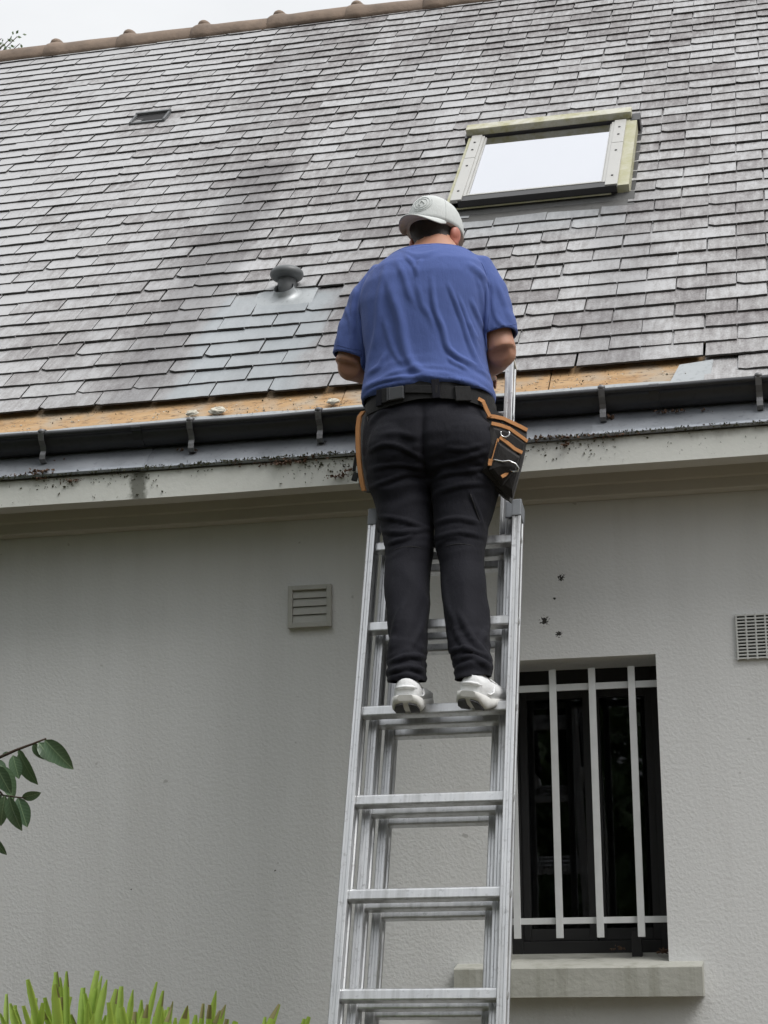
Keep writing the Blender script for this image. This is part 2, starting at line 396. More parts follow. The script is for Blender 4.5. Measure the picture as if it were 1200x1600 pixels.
def mat_hair():
    k = NT('dark_short_hair'); v = k.pos('world', (1, 1, .35)); f = k.noise(v, 260, 3, .7)
    k.col(k.mix(f, (.012, .009, .008), (.04, .03, .026))); k.set(Roughness=.6); k.bump(f, .7, .004); return k.m
MAT['hair'] = mat_hair()
def mat_leaf(name, a, b, rough=.4, trans=.15, spec=.5, rib=None):
    k = NT(name); oi = k.n('ShaderNodeObjectInfo'); g = k.n('ShaderNodeNewGeometry')
    r = k.math('FRACT', k.math('ADD', oi.outputs['Random'], g.outputs['Random Per Island']))
    f = k.noise(k.pos('world'), 30, 4)
    k.col(k.mix(k.math('ADD', k.math('MULTIPLY', r, .7), k.math('MULTIPLY', f, .3)), a, b)); k.set(Roughness=rough)
    if rib:      # pale midrib and side veins in the leaf's own coordinates
        src = k.p.inputs['Base Color'].links[0].from_socket; sx = k.n('ShaderNodeSeparateXYZ'); k.l(k.n('ShaderNodeTexCoord').outputs['Object'], sx.inputs[0])
        ax = k.math('ABSOLUTE', sx.outputs[0]); near = k.math('LESS_THAN', ax, .03)
        ribm = k.ramp(k.math('MULTIPLY', ax, 100), [(.06, 1), (.14, 0)])
        vein = k.math('SINE', k.math('MULTIPLY', k.math('SUBTRACT', sx.outputs[1], k.math('MULTIPLY', ax, .7)), 750)); vm = k.math('MULTIPLY', k.ramp(vein, [(.80, 0), (1.0, .30)]), near)
        k.col(k.mix(k.math('MAXIMUM', k.math('MULTIPLY', ribm, .8), vm), src, rib)); k.bump(vein, .10, .001)
    k.p.inputs['Transmission Weight'].default_value = 0; k.p.inputs['Specular IOR Level'].default_value = spec
    if trans:
        tl = k.n('ShaderNodeBsdfTranslucent'); tl.inputs[0].default_value = (b[0]*1.6, b[1]*1.5, b[2], 1)
        m = k.n('ShaderNodeMixShader'); m.inputs[0].default_value = trans
        k.l(k.p.outputs[0], m.inputs[1]); k.l(tl.outputs[0], m.inputs[2]); k.l(m.outputs[0], k.t.nodes['Material Output'].inputs[0])
    return k.m
MAT['camellia'] = mat_leaf('camellia_leaf', (.050, .098, .056), (.105, .170, .092), .34, .05, rib=(.20, .28, .16))
MAT['palm'] = mat_leaf('palm_leaf', (.22, .36, .06), (.40, .54, .15), .4, .4)
MAT['palm_dry'] = mat_leaf('palm_tip', (.25, .22, .11), (.36, .32, .18), .6, .1)
MAT['treeleaf'] = mat_leaf('tree_leaf', (.035, .075, .022), (.075, .125, .04), .5, .15)
MAT['bark'] = simple('bark', (.10, .075, .055), .9, 0, .4, 12, .6, 30, 'world')
MAT['twig'] = simple('twig_bark', (.05, .032, .02), .8, 0, .3, 40, .2)
MAT['deadleaf'] = mat_leaf('dead_leaf', (.060, .034, .020), (.135, .075, .045), .8, 0)
MAT['moss'] = simple('moss', (.055, .055, .025), .95, 0, .5, 90, .6, 200, 'world')
MAT['mortar'] = simple('pale_mortar', (.55, .52, .44), .9, 0, .25, 40, .5, 120, 'world')
MAT['curtain'] = mat_cloth('dark_curtain', (.010, .010, .011), (.02, .02, .021), .9, 300, 0)
def mat_ground():
    k = NT('grass_and_gravel'); v = k.pos('world'); f = k.noise(v, .6, 5); g = k.noise(v, 35, 5, .7)
    c = k.mix(k.ramp(f, [(.42, 0), (.56, 1)]), (.055, .055, .022), (.17, .125, .085)); k.col(k.mix(g, c, (.09, .075, .045))); k.set(Roughness=.95); k.bump(g, .6, .03); return k.m
MAT['ground'] = mat_ground()
# ================================================================== SETTING
g = MB(); g.bm.faces.new([g.bm.verts.new(p) for p in ((-250, -250, 0), (250, -250, 0), (250, 250, 0), (-250, 250, 0))])
tag(g.build('ground', MAT['ground']), kind='structure')

# ================================================================== HOUSE
YW = 6.10
XL, XR = -8.0, 3.6
house = empty('house', (-2.2, YW, 0))
tag(house, 'grey rendered house with steep slate roof behind the ladder', 'house')
def hp(mb, name, mat, parent=None): return mb.build(name, mat, parent or house, world=True)
WX0, WX1, WZ0, WZ1 = -1.035, -.506, 1.70, 2.734
def wall_front():
    b = MB(); xs = [XL, WX0, WX1, XR]; zs = [-.3, WZ0, WZ1, 3.42]
    def sheet(y):
        v = [[b.bm.verts.new((x, y, z)) for x in xs] for z in zs]
        for i in range(3):
            for j in range(3):
                if (i, j) != (1, 1): b.bm.faces.new((v[i][j], v[i][j+1], v[i+1][j+1], v[i+1][j]))
        return v
    a = sheet(YW); c = sheet(YW+.30)
    for (i, j), (k, l) in (((1, 1), (1, 2)), ((1, 2), (2, 2)), ((2, 2), (2, 1)), ((2, 1), (1, 1))):
        b.bm.faces.new((a[i][j], a[k][l], c[k][l], c[i][j]))
    for (i, j), (k, l) in (((0, 0), (0, 3)), ((0, 3), (3, 3)), ((3, 3), (3, 0)), ((3, 0), (0, 0))): 
        if i == k: 
            for q in range(3): b.bm.faces.new((a[i][q], a[i][q+1], c[i][q+1], c[i][q]))
        else:
            for q in range(3): b.bm.faces.new((a[q][j], a[q+1][j], c[q+1][j], c[q][j]))
    return hp(b, 'wall', MAT['wall'])
wall_front()
YR = YE+5.48*C7; ZR = ZE+5.48*C7; YB = 2*YR-YW
b = MB()
b.box(((XL+XR)/2, YB, 1.5), (XR-XL, .3, 3.7)); hp(b, 'wall', MAT['wall'])
for x in (XL+.15, XR-.15):
    b = MB(); pr = [(YW+.31, -.3), (YB-.16, -.3), (YB-.16, 3.3), (YR, ZR-.25), (YW+.31, 3.5)]
    b.extrude(pr, x-.15, x+.15); hp(b, 'wall', MAT['wall'])
# cornice: white painted concrete eave with a grooved underside
b = MB()
prof = [(5.85, 3.309), (5.85, 3.402), (6.09, 3.60), (6.30, 3.60), (6.30, 3.43), (6.096, 3.43), (6.096, 3.262), (6.043, 3.262), (6.040, 3.266), (6.040, 3.300), (6.036, 3.306),
        (6.03, 3.345), (5.99, 3.362), (5.955, 3.350), (5.94, 3.322), (5.932, 3.309)]
b.extrude(prof, XL-.2, XR+.2, nx=40)
for v in b.bm.verts:
    if v.co.y < 6.05: v.co.z += .0035*noise.noise(Vector((v.co.x*1.7, v.co.y*3, 0)))
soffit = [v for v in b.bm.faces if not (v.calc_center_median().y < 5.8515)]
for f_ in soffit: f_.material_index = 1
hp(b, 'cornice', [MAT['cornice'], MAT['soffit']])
# roof deck (both slopes)
b = MB()
def dk(pr): b.extrude(pr, XL-.25, XR+.25)
r0, r1, r2, r3 = RP(0, .012, -.004), RP(0, 5.49, -.004), RP(0, 5.49, -.04), RP(0, .05, -.04)
dk([(p.y, p.z) for p in (r0, r1, r2, r3)])
dk([(2*YR-p.y-.004, p.z) for p in (r0, r1, r2, r3)])
roof = hp(b, 'roof', MAT['black'])
tag(roof, 'steep weathered slate roof of the house')
# back slope slate covering as one sheet
b = MB(); b.extrude([(2*YR-p.y, p.z) for p in (RP(0, 0, .002), RP(0, 5.5, .002), RP(0, 5.5, .016), RP(0, 0, .016))], XL-.25, XR+.25)
hp(b, 'back_slope', MAT['slate'], roof)
# zinc apron under the gutter, running over the eave edge
b = MB()
segs = [XL-.25, at(110, 735, YE).x-2.0, at(222, 725, YE).x, at(222, 725, YE).x+1.42, at(930, 670, YE).x, XR+.25]
segs = [XL-.25, -4.2, at(222, 725, YE).x, at(930, 670, YE).x, 1.4, XR+.25]
for i, (xa, xb) in enumerate(zip(segs, segs[1:])):
    e = .0035 if i % 2 else 0
    pr = [RP(0, .20, .001+e), RP(0, .20, .004+e), RP(0, .004, .006+e)]
    d = RP(0, 0, .003+e)
    pts = [(p.y, p.z) for p in pr]+[(d.y-.008, d.z-.004), (d.y-.011, d.z-.012), (d.y-.008, d.z-.020), (d.y-.001, d.z-.020), (d.y-.002, d.z-.010)]
    b.extrude(pts, xa-.012 if i % 2 else xa, xb+.012 if i % 2 else xb, nx=30, smooth=False)
for v in b.bm.verts: v.co.z += .003*noise.noise(Vector((v.co.x*2.3, v.co.y, 1)))
hp(b, 'zinc_apron', MAT['zinc'])
# gutter standing on the slope
b = MB()
gp = [(.300, .006), (.16, .005), (.130, .006), (.108, .016), (.096, .034), (.092, .055), (.095, .075), (.100, .090)]
bead = [(.105+.0115*math.cos(t), .096+.0115*math.sin(t)) for t in [math.radians(a) for a in (215, 180, 140, 100, 60, 20, -20, -60, -100)]]
outp = gp+bead
inn = [(.118, .090), (.108, .075), (.105, .055), (.110, .036), (.120, .022), (.135, .012), (.16, .009), (.300, .009)]
pr = [(RP(0, s, n).y, RP(0, s, n).z) for s, n in outp+inn]
b.extrude(pr, XL-.25, XR+.25, nx=80, smooth=True)
for v in b.bm.verts:
    w = .006*noise.noise(Vector((v.co.x*.9, 0, 4)))+.003*noise.noise(Vector((v.co.x*3.1, 0, 9)))
    v.co.z += w*sstep(3.50, 3.56, v.co.z)*1.0
gutter = hp(b, 'gutter', MAT['gutter'])
for xp in (214, 1022):        # overlapping joints between gutter lengths
    xj = at(xp, 690-.075*xp, 5.86).x; b = MB()
    op = gp[2:]+bead; pr = [(RP(0, s_-.0025, n_+.0006).y, RP(0, s_-.0025, n_+.0006).z) for s_, n_ in op]+[(RP(0, s_+.001, n_).y, RP(0, s_+.001, n_).z) for s_, n_ in reversed(op)]
    b.extrude(pr, xj-.016, xj+.016); hp(b, 'joint', MAT['gutter'], gutter)
for xp in (66, 298, 499, 716, 941, 1186):
    x = at(xp, 705-.083*xp*1.0, 5.86).x
    b = MB(); w = .020
    path = [(.062, .006), (.050, .016), (.050, .030), (.062, .040), (.076, .046), (.084, .062), (.083, .086), (.094, .108), (.116, .110), (.128, .100)]
    N = [(x, *(RP(0, s, n).yz)) for s, n in path]
    ps = []
    for i, p in enumerate(N):
        t = (Vector(N[min(i+1, len(N)-1)])-Vector(N[max(i-1, 0)])).normalized(); ps.append((p, (1, 0, 0), Vector((1, 0, 0)).cross(t)))
    b.band(ps, w, .004)
    q = RP(x, .060, .003); b.box(q, (.030, .030, .006), Matrix.Rotation(math.radians(45), 3, 'X'), .002)
    q = RP(x, .104, .110); b.ell(q, (.013, .010, .010), seg=10, rows=6)
    br = hp(b, 'bracket', MAT['bracket'], gutter)
    b = MB(); q = RP(x, .069, .040); b.tube([q+Vector((0, -.004, .001)), q+Vector((0, -.0005, 0))], .0045, 10); hp(b, 'bolt_hole', MAT['black'], gutter)
# exposed sheathing boards between the gutter and the first slates
bx = [XL-.2, -3.85, at(-60, 690, 6.1).x, at(533, 640, 6.1).x, at(858, 605, 6.1).x, .62, XR+.2]
for i, (xa, xb) in enumerate(zip(bx, bx[1:])):
    b = MB()
    s0, s1 = .262, .50
    nx = 24
    rings = []
    for k in range(nx+1):
        x = xa+.002+(xb-xa-.004)*k/nx
        e = .006*noise.noise(Vector((x*6, 3, 1))); h = .007+(.002 if i % 2 else 0)
        rings.append([RP(x, s0+e, -.003), RP(x, s0+e, h-.004), RP(x, s0+e+.006, h), RP(x, s1, h-.003), RP(x, s1, -.003)])
    b.loft(rings, smooth=False); hp(b, 'board', MAT['wood'], roof)
# pale zinc strip and plate lying on the boards near the gutter
b = MB()
rings = []
for k in range(61):
    x = -4.6+5.6*k/60; e = .012*noise.noise(Vector((x*4, 7, 1)))+.008*noise.noise(Vector((x*19, 7, 1)))
    rings.append([RP(x, .20, .010), RP(x, .20, .013), RP(x, .314+e, .0135), RP(x, .314+e, .0100)])
b.loft(rings, smooth=False); hp(b, 'edge_strip', MAT['lead'], roof)
b = MB(); x0, x1 = -.415, -.302
b.loft([[RP(x0, .27, .021), RP(x0+.03, .405, .0215), RP(x1+.03, .425, .0215), RP(x1+.02, .27, .021)], [RP(x0, .27, .0235), RP(x0+.03, .405, .024), RP(x1+.03, .425, .024), RP(x1+.02, .27, .0235)]], smooth=False)
hp(b, 'patch_plate', MAT['lead'], roof)
# ------------------------------------------------------------------ slates
SWD, EXP, S0, TH = .22, .1165, .445, .0066
def slate_mesh(seed, w=SWD):
    rd = random.Random(seed); hw = w/2-.0023; L = .255
    pts = []
    nb = 9
    chipl = rd.random() < .16; chipr = rd.random() < .16
    cl, cr_ = rd.uniform(.006, .022), rd.uniform(.006, .022)
    for k in range(nb):
        x = -hw+2*hw*k/(nb-1); y = rd.uniform(-.0018, .0018)
        if k == 0 and chipl: y += cl
        if k == nb-1 and chipr: y += cr_
        if k == 0 and chipl: pass
        pts.append((x, y))
    pts += [(hw+rd.uniform(-.0012, .0006), .09), (hw, L), (-hw, L), (-hw+rd.uniform(-.0006, .0012), .09)]
    bm = bmesh.new()
    def zt(y): return .0175*(1-y/L)
    top = [bm.verts.new((x, y, zt(y)+TH+rd.uniform(-.0006, .0006))) for x, y in pts]
    bot = [bm.verts.new((x, y-(.0012 if i < nb else 0), zt(y))) for i, (x, y) in enumerate(pts)]
    bm.faces.new(top); 
    n = len(pts)
    for i in range(n):
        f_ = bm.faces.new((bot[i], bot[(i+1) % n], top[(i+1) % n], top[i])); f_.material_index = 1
    bmesh.ops.recalc_face_normals(bm, faces=bm.faces)
    if top[0].link_faces[0].normal.z < -.5: bmesh.ops.reverse_faces(bm, faces=bm.faces)
    me = bpy.data.meshes.new('slate'); bm.to_mesh(me); bm.free(); me.materials.append(MAT['slate']); me.materials.append(MAT['shaded_slate_edge']); return me
variants = [slate_mesh(100+i) for i in range(14)]
RX = Matrix.Rotation(math.radians(45), 4, 'X')
SK = (-1.392, -.625, 2.02, 2.90)     # skylight footprint x0,x1,s0,s1
PIPE = (-1.960, 1.315); CHAT = (-3.23, 3.86)
cells = []
ncourse = int((5.42-S0)/EXP)
for i in range(-2, ncourse+1):
    s = S0+EXP*i
    ph = -.302+(SWD/2 if i % 2 else 0)
    k0 = int((XL-ph)/SWD)-1; k1 = int((XR-ph)/SWD)+1
    for k in range(k0, k1):
        x = ph+SWD*(k+.5)
        if i < 0 and x < -.30: continue
        if not (XL-.2 < x < XR+.2): continue
        sm = s+EXP*.5
        if SK[0]+.03 < x < SK[1]-.03 and SK[2]-.05 < sm < SK[3]+.02: continue
        if abs(x-PIPE[0]) < .13 and abs(sm-PIPE[1]) < .075: continue
        if abs(x-CHAT[0]) < .11 and abs(sm-CHAT[1]) < .06: continue
        rd = random.Random(i*1000+k)
        m = Matrix.Translation(RP(x+rd.uniform(-.0025, .0025), s+rd.uniform(-.003, .003), .006+rd.uniform(0, .0022)+(.0015 if i == 0 else 0))) @ RX @ Matrix.Rotation(rd.gauss(0, .0045), 4, 'Z') @ Matrix.Rotation(rd.gauss(0, .006), 4, 'X') @ Matrix.Rotation(rd.gauss(0, .006), 4, 'Y')
        c = RP(x, sm, 0); px, py, z = proj(c)
        vis = -40 < px < 1240 and -20 < py < 1600
        cells.append((not vis, z, m, rd.randrange(len(variants)), x, s))
cells.sort(key=lambda t: (t[0], t[1]))
for j, (nv, z, m, vi, x, s) in enumerate(cells[:296]):
    o = bpy.data.objects.new('slate', variants[vi]); COL.objects.link(o)
    o.matrix_basis = m; o.parent = roof; o.matrix_parent_inverse = wmat(roof).inverted()
vv, ff = [], []
src = [([v.co.copy() for v in me.vertices], [tuple(p.vertices) for p in me.polygons], [p.material_index for p in me.polygons]) for me in variants]
mi_ = []
for nv, z, m, vi, x, s in cells[296:]:
    o0 = len(vv); vs_, fs_, ms_ = src[vi]; mi_.extend(ms_)
    vv.extend(m @ v for v in vs_); ff.extend(tuple(a+o0 for a in f) for f in fs_)
me = bpy.data.meshes.new('slate_field'); me.from_pydata(vv, [], ff); me.materials.append(MAT['slate']); me.materials.append(MAT['shaded_slate_edge'])
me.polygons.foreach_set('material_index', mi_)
o = link('slate_field', me, None, None); unparent_keep(o, roof); tag(o, kind='stuff')
# stainless slate hooks
vv, ff = [], []
for nv, z, m, vi, x, s in cells:
    if nv and z > 12: continue
    rd = random.Random(int(x*977)+int(s*3571))
    if rd.random() < .25 or s < .46: continue
    for a in (-.0022, .0022):
        pass
    o0 = len(vv)
    for (yy, zz) in ((-.0040, .006), (.014, .006)):
        for (dx, dz) in ((-.0018, 0), (.0018, 0), (.0018, .017), (-.0018, .017)):
            vv.append(m @ Vector((dx, yy, zz+dz)))
    ff += [(o0, o0+1, o0+2, o0+3), (o0+4, o0+7, o0+6, o0+5), (o0, o0+4, o0+5, o0+1), (o0+1, o0+5, o0+6, o0+2), (o0+2, o0+6, o0+7, o0+3), (o0+3, o0+7, o0+4, o0)]
me = bpy.data.meshes.new('slate_hook'); me.from_pydata(vv, [], ff); me.materials.append(MAT['steel'])
o = link('slate_hook', me); unparent_keep(o, roof); tag(o, kind='stuff')
# ------------------------------------------------------------------ ridge tiles
kx = [at(px_, py_, YR).x for px_, py_ in ((92, 75), (208, 60), (323, 47), (443, 30), (562, 17), (683, 4))]
step = (kx[-1]-kx[0])/5
n0 = int((kx[0]-XL)/step)+1
def tile_mesh():
    b = MB(); rings = []
    for (x, r) in ((0, .098), (.02, .108), (.045, .113), (.075, .114), (.10, .110), (.118, .105), (.14, .104), (step*.6, .102), (step+.03, .099)):
        rr = []
        for k in range(15):
            t = math.radians(-12+204*k/14); rr.append(Vector((x, r*1.08*math.cos(t), r*math.sin(t))))
        for k in range(14, -1, -1):
            t = math.radians(-12+204*k/14); rr.append(Vector((x, (r-.014)*1.08*math.cos(t), (r-.014)*math.sin(t))))
        rings.append(rr)
    b.loft(rings); 
    # knob on top of the collar
    b.ell((.060, 0, .104), (.042, .070, .036), seg=14, rows=8)
    for v in b.bm.verts: v.co += .004*noise.noise_vector(v.co*9)
    me = b.mesh('ridge_tile'); me.materials.append(MAT['tile']); return me
tm = tile_mesh()
for k in range(-n0, int((XR-kx[0])/step)+1):
    o = bpy.data.objects.new('ridge_tile', tm); COL.objects.link(o)
    o.location = (kx[0]-.066+k*step, YR, ZR-.045+random.uniform(-.004, .004)); o.rotation_euler = (random.gauss(0, .02), random.gauss(0, .006), random.gauss(0, .008))
    unparent_keep(o, roof)
# ------------------------------------------------------------------ skylight
x0, x1, s0, s1 = SK
R3 = Matrix.Rotation(math.radians(45), 3, 'X')
def rbox(b, xa, xb, sa, sb, na, nb, bevel=.002): b.box(RP((xa+xb)/2, (sa+sb)/2, (na+nb)/2), (abs(xb-xa), abs(sb-sa), abs(nb-na)), R3, bevel)
b = MB()
rbox(b, x0+.025, x1-.025, s0+.03, s1, .0, .004, 0)                      # dark panel standing in for the unlit room below
rbox(b, x0+.06, x1-.06, s0, s0+.055, .004, .052); rbox(b, x0+.05, x1-.05, s1-.06, s1, .004, .085)
rbox(b, x0+.05, x1-.05, s0-.012, s0+.042, .058, .088)
skl = hp(b, 'skylight', MAT['darkframe']); tag(skl, 'closed roof window with pale algae-stained metal frame')
for xa, xb in ((x0, x0+.022), (x1-.050, x1)):
    b = MB(); rbox(b, xa, xb, s0+.005, s1-.01, .0, .082); hp(b, 'side_flashing', MAT['sideflash'], skl)
for xa, xb in ((x0+.018, x0+.066), (x1-.098, x1-.046)):
    for sa, sb in ((s0-.006, s0+.50), (s0+.504, s1-.08)):
        b = MB(); rbox(b, xa, xb, sa, sb, .078, .094, .003); cl = hp(b, 'cladding', MAT['alu_clad'], skl)
        for q in (sa+.10, sb-.10):
            b = MB(); c = RP((xa+xb)/2, q, .0945); nn = RP(0, 0, 1)-RP(0, 0, 0); b.tube([c, c+nn*.0022], .0055, 10); hp(b, 'screw', MAT['darkframe'], skl)
for xa, xb in ((x0+.066, x0+.078), (x1-.110, x1-.098)):
    b = MB(); rbox(b, xa, xb, s0+.04, s1-.09, .070, .090, .002); rbox(b, xa+(.012 if xa < -1 else -.008), xb+(.008 if xa < -1 else -.012), s0+.04, s1-.09, .066, .082, .002); hp(b, 'sash_trim', MAT['alu_clad'], skl)
b = MB(); rbox(b, x0+.066, x1-.098, s0+.044, s0+.056, .068, .090, .002); hp(b, 'sash_trim', MAT['alu_clad'], skl)
b = MB(); rbox(b, x0+.03, x1-.075, s0-.012, s0-.004, .050, .0565, .001); hp(b, 'weather_strip', MAT['sideflash'], skl)
b = MB(); rbox(b, x0-.012, x1-.024, s1-.058, s1+.012, .084, .118, .006)
for v in b.bm.verts: v.co += .002*noise.noise_vector(v.co*5)
hp(b, 'hood', MAT['hood'], skl)
for xa, xb in ((x0-.02, x0+.03), (x1-.03, x1+.012)):
    b = MB(); rbox(b, xa, xb, s1-.075, s1+.016, .0, .084, .003); hp(b, 'corner_block', MAT['darkframe'], skl)
b = MB(); rbox(b, x0+.072, x1-.104, s0+.05, s1-.05, .070, .076, 0); hp(b, 'pane', MAT['skyglass'], skl)
# flashing sheet under the skylight
b = MB(); rings = []
for k in range(25):
    x = x0-.03+(x1-x0+.05)*k/24; e = .004*noise.noise(Vector((x*9, 1, 1)))
    rings.append([RP(x, s0-.145+e, .020), RP(x, s0-.145+e, .0225), RP(x, s0-.03, .029), RP(x, s0+.01, .050), RP(x, s0+.01, .046), RP(x, s0-.03, .024)])
b.loft(rings, smooth=False); hp(b, 'apron', mat_zinc('sooty_zinc', (.085, .085, .082), (.15, .15, .148), .5, .3), skl)
# side slates cut strips beside the frame (dark upstand)
for xa, xb in ((x1-.002, x1+.018), (x0-.018, x0+.002)):
    b = MB(); rbox(b, xa, xb, s0-.03, s1, .0, .030, .001); hp(b, 'upstand', MAT['darkframe'], skl)
# ------------------------------------------------------------------ soil pipe vent
px_, ps_ = PIPE
q = RP(px_, ps_, .0)
b = MB(); rings = []
for z_, r_ in ((-.03, .037), (.06, .037), (.110, .036), (.120, .034)): rings.append(ring(q+Vector((0, 0, z_)), (r_, 0, 0), (0, r_, 0), 24))
b.loft(rings); vp = hp(b, 'vent_pipe', MAT['pipe']); tag(vp, 'grey mushroom-capped vent pipe poking through the slates')
b = MB(); rings = []
for z_, r_ in ((.094, .037), (.096, .055), (.103, .064), (.113, .068), (.124, .066), (.135, .055), (.142, .039), (.146, .02), (.147, .004)): rings.append(ring(q+Vector((0, 0, z_)), (r_, 0, 0), (0, r_, 0), 32))
b.loft(rings); hp(b, 'cowl', simple('grey_pvc_cowl', (.115, .122, .126), .45, 0, .15, 12, .08, 60, 'world'), vp)
b = MB(); rings = []
nn = Vector((0, -C7, C7)); ss = Vector((0, C7, C7))
for n_, r_ in ((.062, .040), (.046, .042), (.034, .050), (.027, .070)): rings.append([q+ss*.0+Vector((1, 0, 0))*(r_*math.cos(a))+ss*(r_*1.2*math.sin(a))+nn*n_ for a in [2*math.pi*k/28 for k in range(28)]])
r5 = []
for k in range(28):
    a = 2*math.pi*k/28; c_, s_ = math.cos(a), math.sin(a); m_ = max(abs(c_), abs(s_)); r5.append(q+Vector((1, 0, 0))*(.125*c_/m_)+ss*(.098*s_/m_-.025)+nn*.0235)
rings.append(r5); b.loft(rings, cap=False)
hp(b, 'flashing', MAT['lead'], vp)
# ------------------------------------------------------------------ slate-sized roof ventilator
cx_, cs_ = CHAT
b = MB(); rbox(b, cx_-.098, cx_+.098, cs_-.066, cs_-.050, .012, .036, .002); rbox(b, cx_-.098, cx_-.086, cs_-.06, cs_+.08, .008, .040, .002); rbox(b, cx_+.086, cx_+.098, cs_-.06, cs_+.08, .008, .040, .002); rbox(b, cx_-.098, cx_+.098, cs_+.070, cs_+.09, .008, .044, .002)
rbox(b, cx_-.09, cx_+.09, cs_-.06, cs_+.08, .004, .007, 0)
bf = MB(); rbox(bf, cx_-.19, cx_+.21, cs_-.085, cs_+.12, .0195, .0215, 0)
ch = hp(b, 'roof_vent', MAT['pipe']); hp(bf, 'flange', MAT['slate'], ch); tag(ch, 'small dark louvred vent set among the slates near the ridge')
for k in range(4):
    b = MB(); b.box(RP(cx_, cs_-.035+.03*k, .022), (.17, .030, .003), Matrix.Rotation(math.radians(45+28), 3, 'X'), 0); hp(b, 'louvre', MAT['darkframe'], ch)
# ------------------------------------------------------------------ window, grille, sill
b = MB(); yf = YW+.215
def fb(xa, xb, za, zb, ya, yb, bev=.003): b.box(((xa+xb)/2, (ya+yb)/2, (za+zb)/2), (xb-xa, yb-ya, zb-za), None, bev)
fb(WX0, WX0+.038, 1.77, WZ1, yf, yf+.07); fb(WX1-.038, WX1, 1.77, WZ1, yf, yf+.07); fb(WX0+.038, WX1-.038, WZ1-.06, WZ1, yf, yf+.07); fb(WX0+.038, WX1-.038, 1.77, 1.835, yf, yf+.07)
win = hp(b, 'window', MAT['black']); tag(win, 'dark framed window behind white security bars')
xm = (WX0+WX1)/2+.02
for xa, xb in ((WX0+.038, xm-.002), (xm+.002, WX1-.038)):
    b = MB(); fb(xa, xa+.026, 1.836, WZ1-.061, yf+.012, yf+.055); fb(xb-.026, xb, 1.836, WZ1-.061, yf+.012, yf+.055); fb(xa+.026, xb-.026, 1.836, 1.875, yf+.012, yf+.055); fb(xa+.026, xb-.026, WZ1-.095, WZ1-.061, yf+.012, yf+.055)
    hp(b, 'casement', MAT['black'], win)
    b = MB(); fb(xa+.022, xb-.022, 1.87, WZ1-.09, yf+.030, yf+.036, 0); hp(b, 'pane', MAT['winglass'], win)
b = MB(); fb(-.632, -.600, 1.775, 1.86, YW+.115, YW+.145, .002); hp(b, 'shutter_stop', MAT['black'], win)
gr_y = YW+.055
b = MB(); zt_ = at(920, 1072, gr_y).z; zb_ = at(920, 1438, gr_y).z
b.box(((WX0+WX1)/2, gr_y+.008, zt_), (WX1-WX0-.001, .010, .022), None, .001)
grl = hp(b, 'window_grille', MAT['whitebar']); tag(grl, 'white metal security bars across the window')
b = MB(); b.box(((WX0+WX1)/2, gr_y+.008, zb_), (WX1-WX0-.001, .010, .020), None, .001); hp(b, 'rail', MAT['whitebar'], grl)
for bxp in (810, 876, 939.5, 1003.5):
    x = at(bxp-1, 1452, gr_y).x; za = at(868, 1466, gr_y).z; zb = at(862, 1047, gr_y).z
    b = MB(); b.box((x, gr_y-.004, (za+zb)/2), (.0225, .012, zb-za), None, .0015); hp(b, 'bar', MAT['whitebar'], grl)
b = MB()
xa, xb = at(709, 1515, YW-.07).x, at(1097, 1507, YW-.07).x
zt2, zb2 = at(900, 1511, YW-.07).z, at(900, 1558, YW-.07).z
pr = [(YW-.07, zb2), (YW-.07, zt2-.004), (YW-.066, zt2), (YW+.0, zt2+.016), (YW-.0, zb2+.002)]
b.extrude(pr, xa, xb, nx=1)
pr = [(YW+.0005, zb2+.01), (YW+.0005, zt2+.0158), (YW+.215, zt2+.05), (YW+.215, zb2+.01)]
b.extrude(pr, WX0+.001, WX1-.001)
hp(b, 'window_sill', MAT['concrete'])
# dark curtain behind the panes
b = MB(); rows = []
for z_ in (1.84, 2.70):
    rows.append([Vector((WX0-.05+.70*k/60, YW+.37+.022*math.sin(k*1.05)+.012*math.sin(k*.37), z_)) for k in range(61)])
b.loft(rows, cap=False, close=False); cu = b.build('curtain', MAT['curtain']); tag(cu, 'dark curtain hanging behind the barred window', 'curtain')
# ------------------------------------------------------------------ wall vents
b = MB(); p0 = at(452, 985, YW); p1 = at(519.5, 914, YW); xa, xb, za, zb = p0.x, p1.x, p0.z+.004, p1.z
fw = .016
for (a1, a2, c1, c2) in ((xa, xa+fw, za, zb), (xb-fw, xb, za, zb), (xa+fw, xb-fw, za, za+fw), (xa+fw, xb-fw, zb-fw, zb)): fb(a1, a2, c1, c2, YW-.022, YW-.001, .002)
vc = hp(b, 'vent_cover', MAT['ventpaint']); tag(vc, 'square louvred air vent on the wall left of the ladder')
b = MB(); fb(xa+.004, xb-.004, za+.004, zb-.004, YW-.004, YW-.0015, 0); hp(b, 'backing', MAT['black'], vc)
hh = (zb-za-2*fw)/4
for k in range(4):
    b = MB(); zc = za+fw+hh*(k+.5); b.box(((xa+xb)/2, YW-.012, zc), (xb-xa-2*fw-.001, .003, hh*.98), Matrix.Rotation(math.radians(-14), 3, 'X'), .0006); hp(b, 'slat', MAT['ventpaint'], vc)
p0 = at(1153, 1032, YW); p1 = at(1147, 962, YW); xa, za, zb = (p0.x+p1.x)/2, p0.z, p1.z+.003; xb = xa+.16
b = MB(); nc, nr = 5, 13; cw = (xb-xa-.008)/nc; rh = (zb-za-.010)/nr
for k in range(nc+1): fb(xa+.004+cw*k-.0028, xa+.004+cw*k+.0028, za, zb, YW-.012, YW-.002, .0008)
for k in range(nr+1): fb(xa, xb, za+.005+rh*k-.0026, za+.005+rh*k+.0026, YW-.0112, YW-.0026, .0008)
ag = hp(b, 'air_grille', MAT['ventwhite']); tag(ag, 'pale slotted air grille on the wall right of the window')
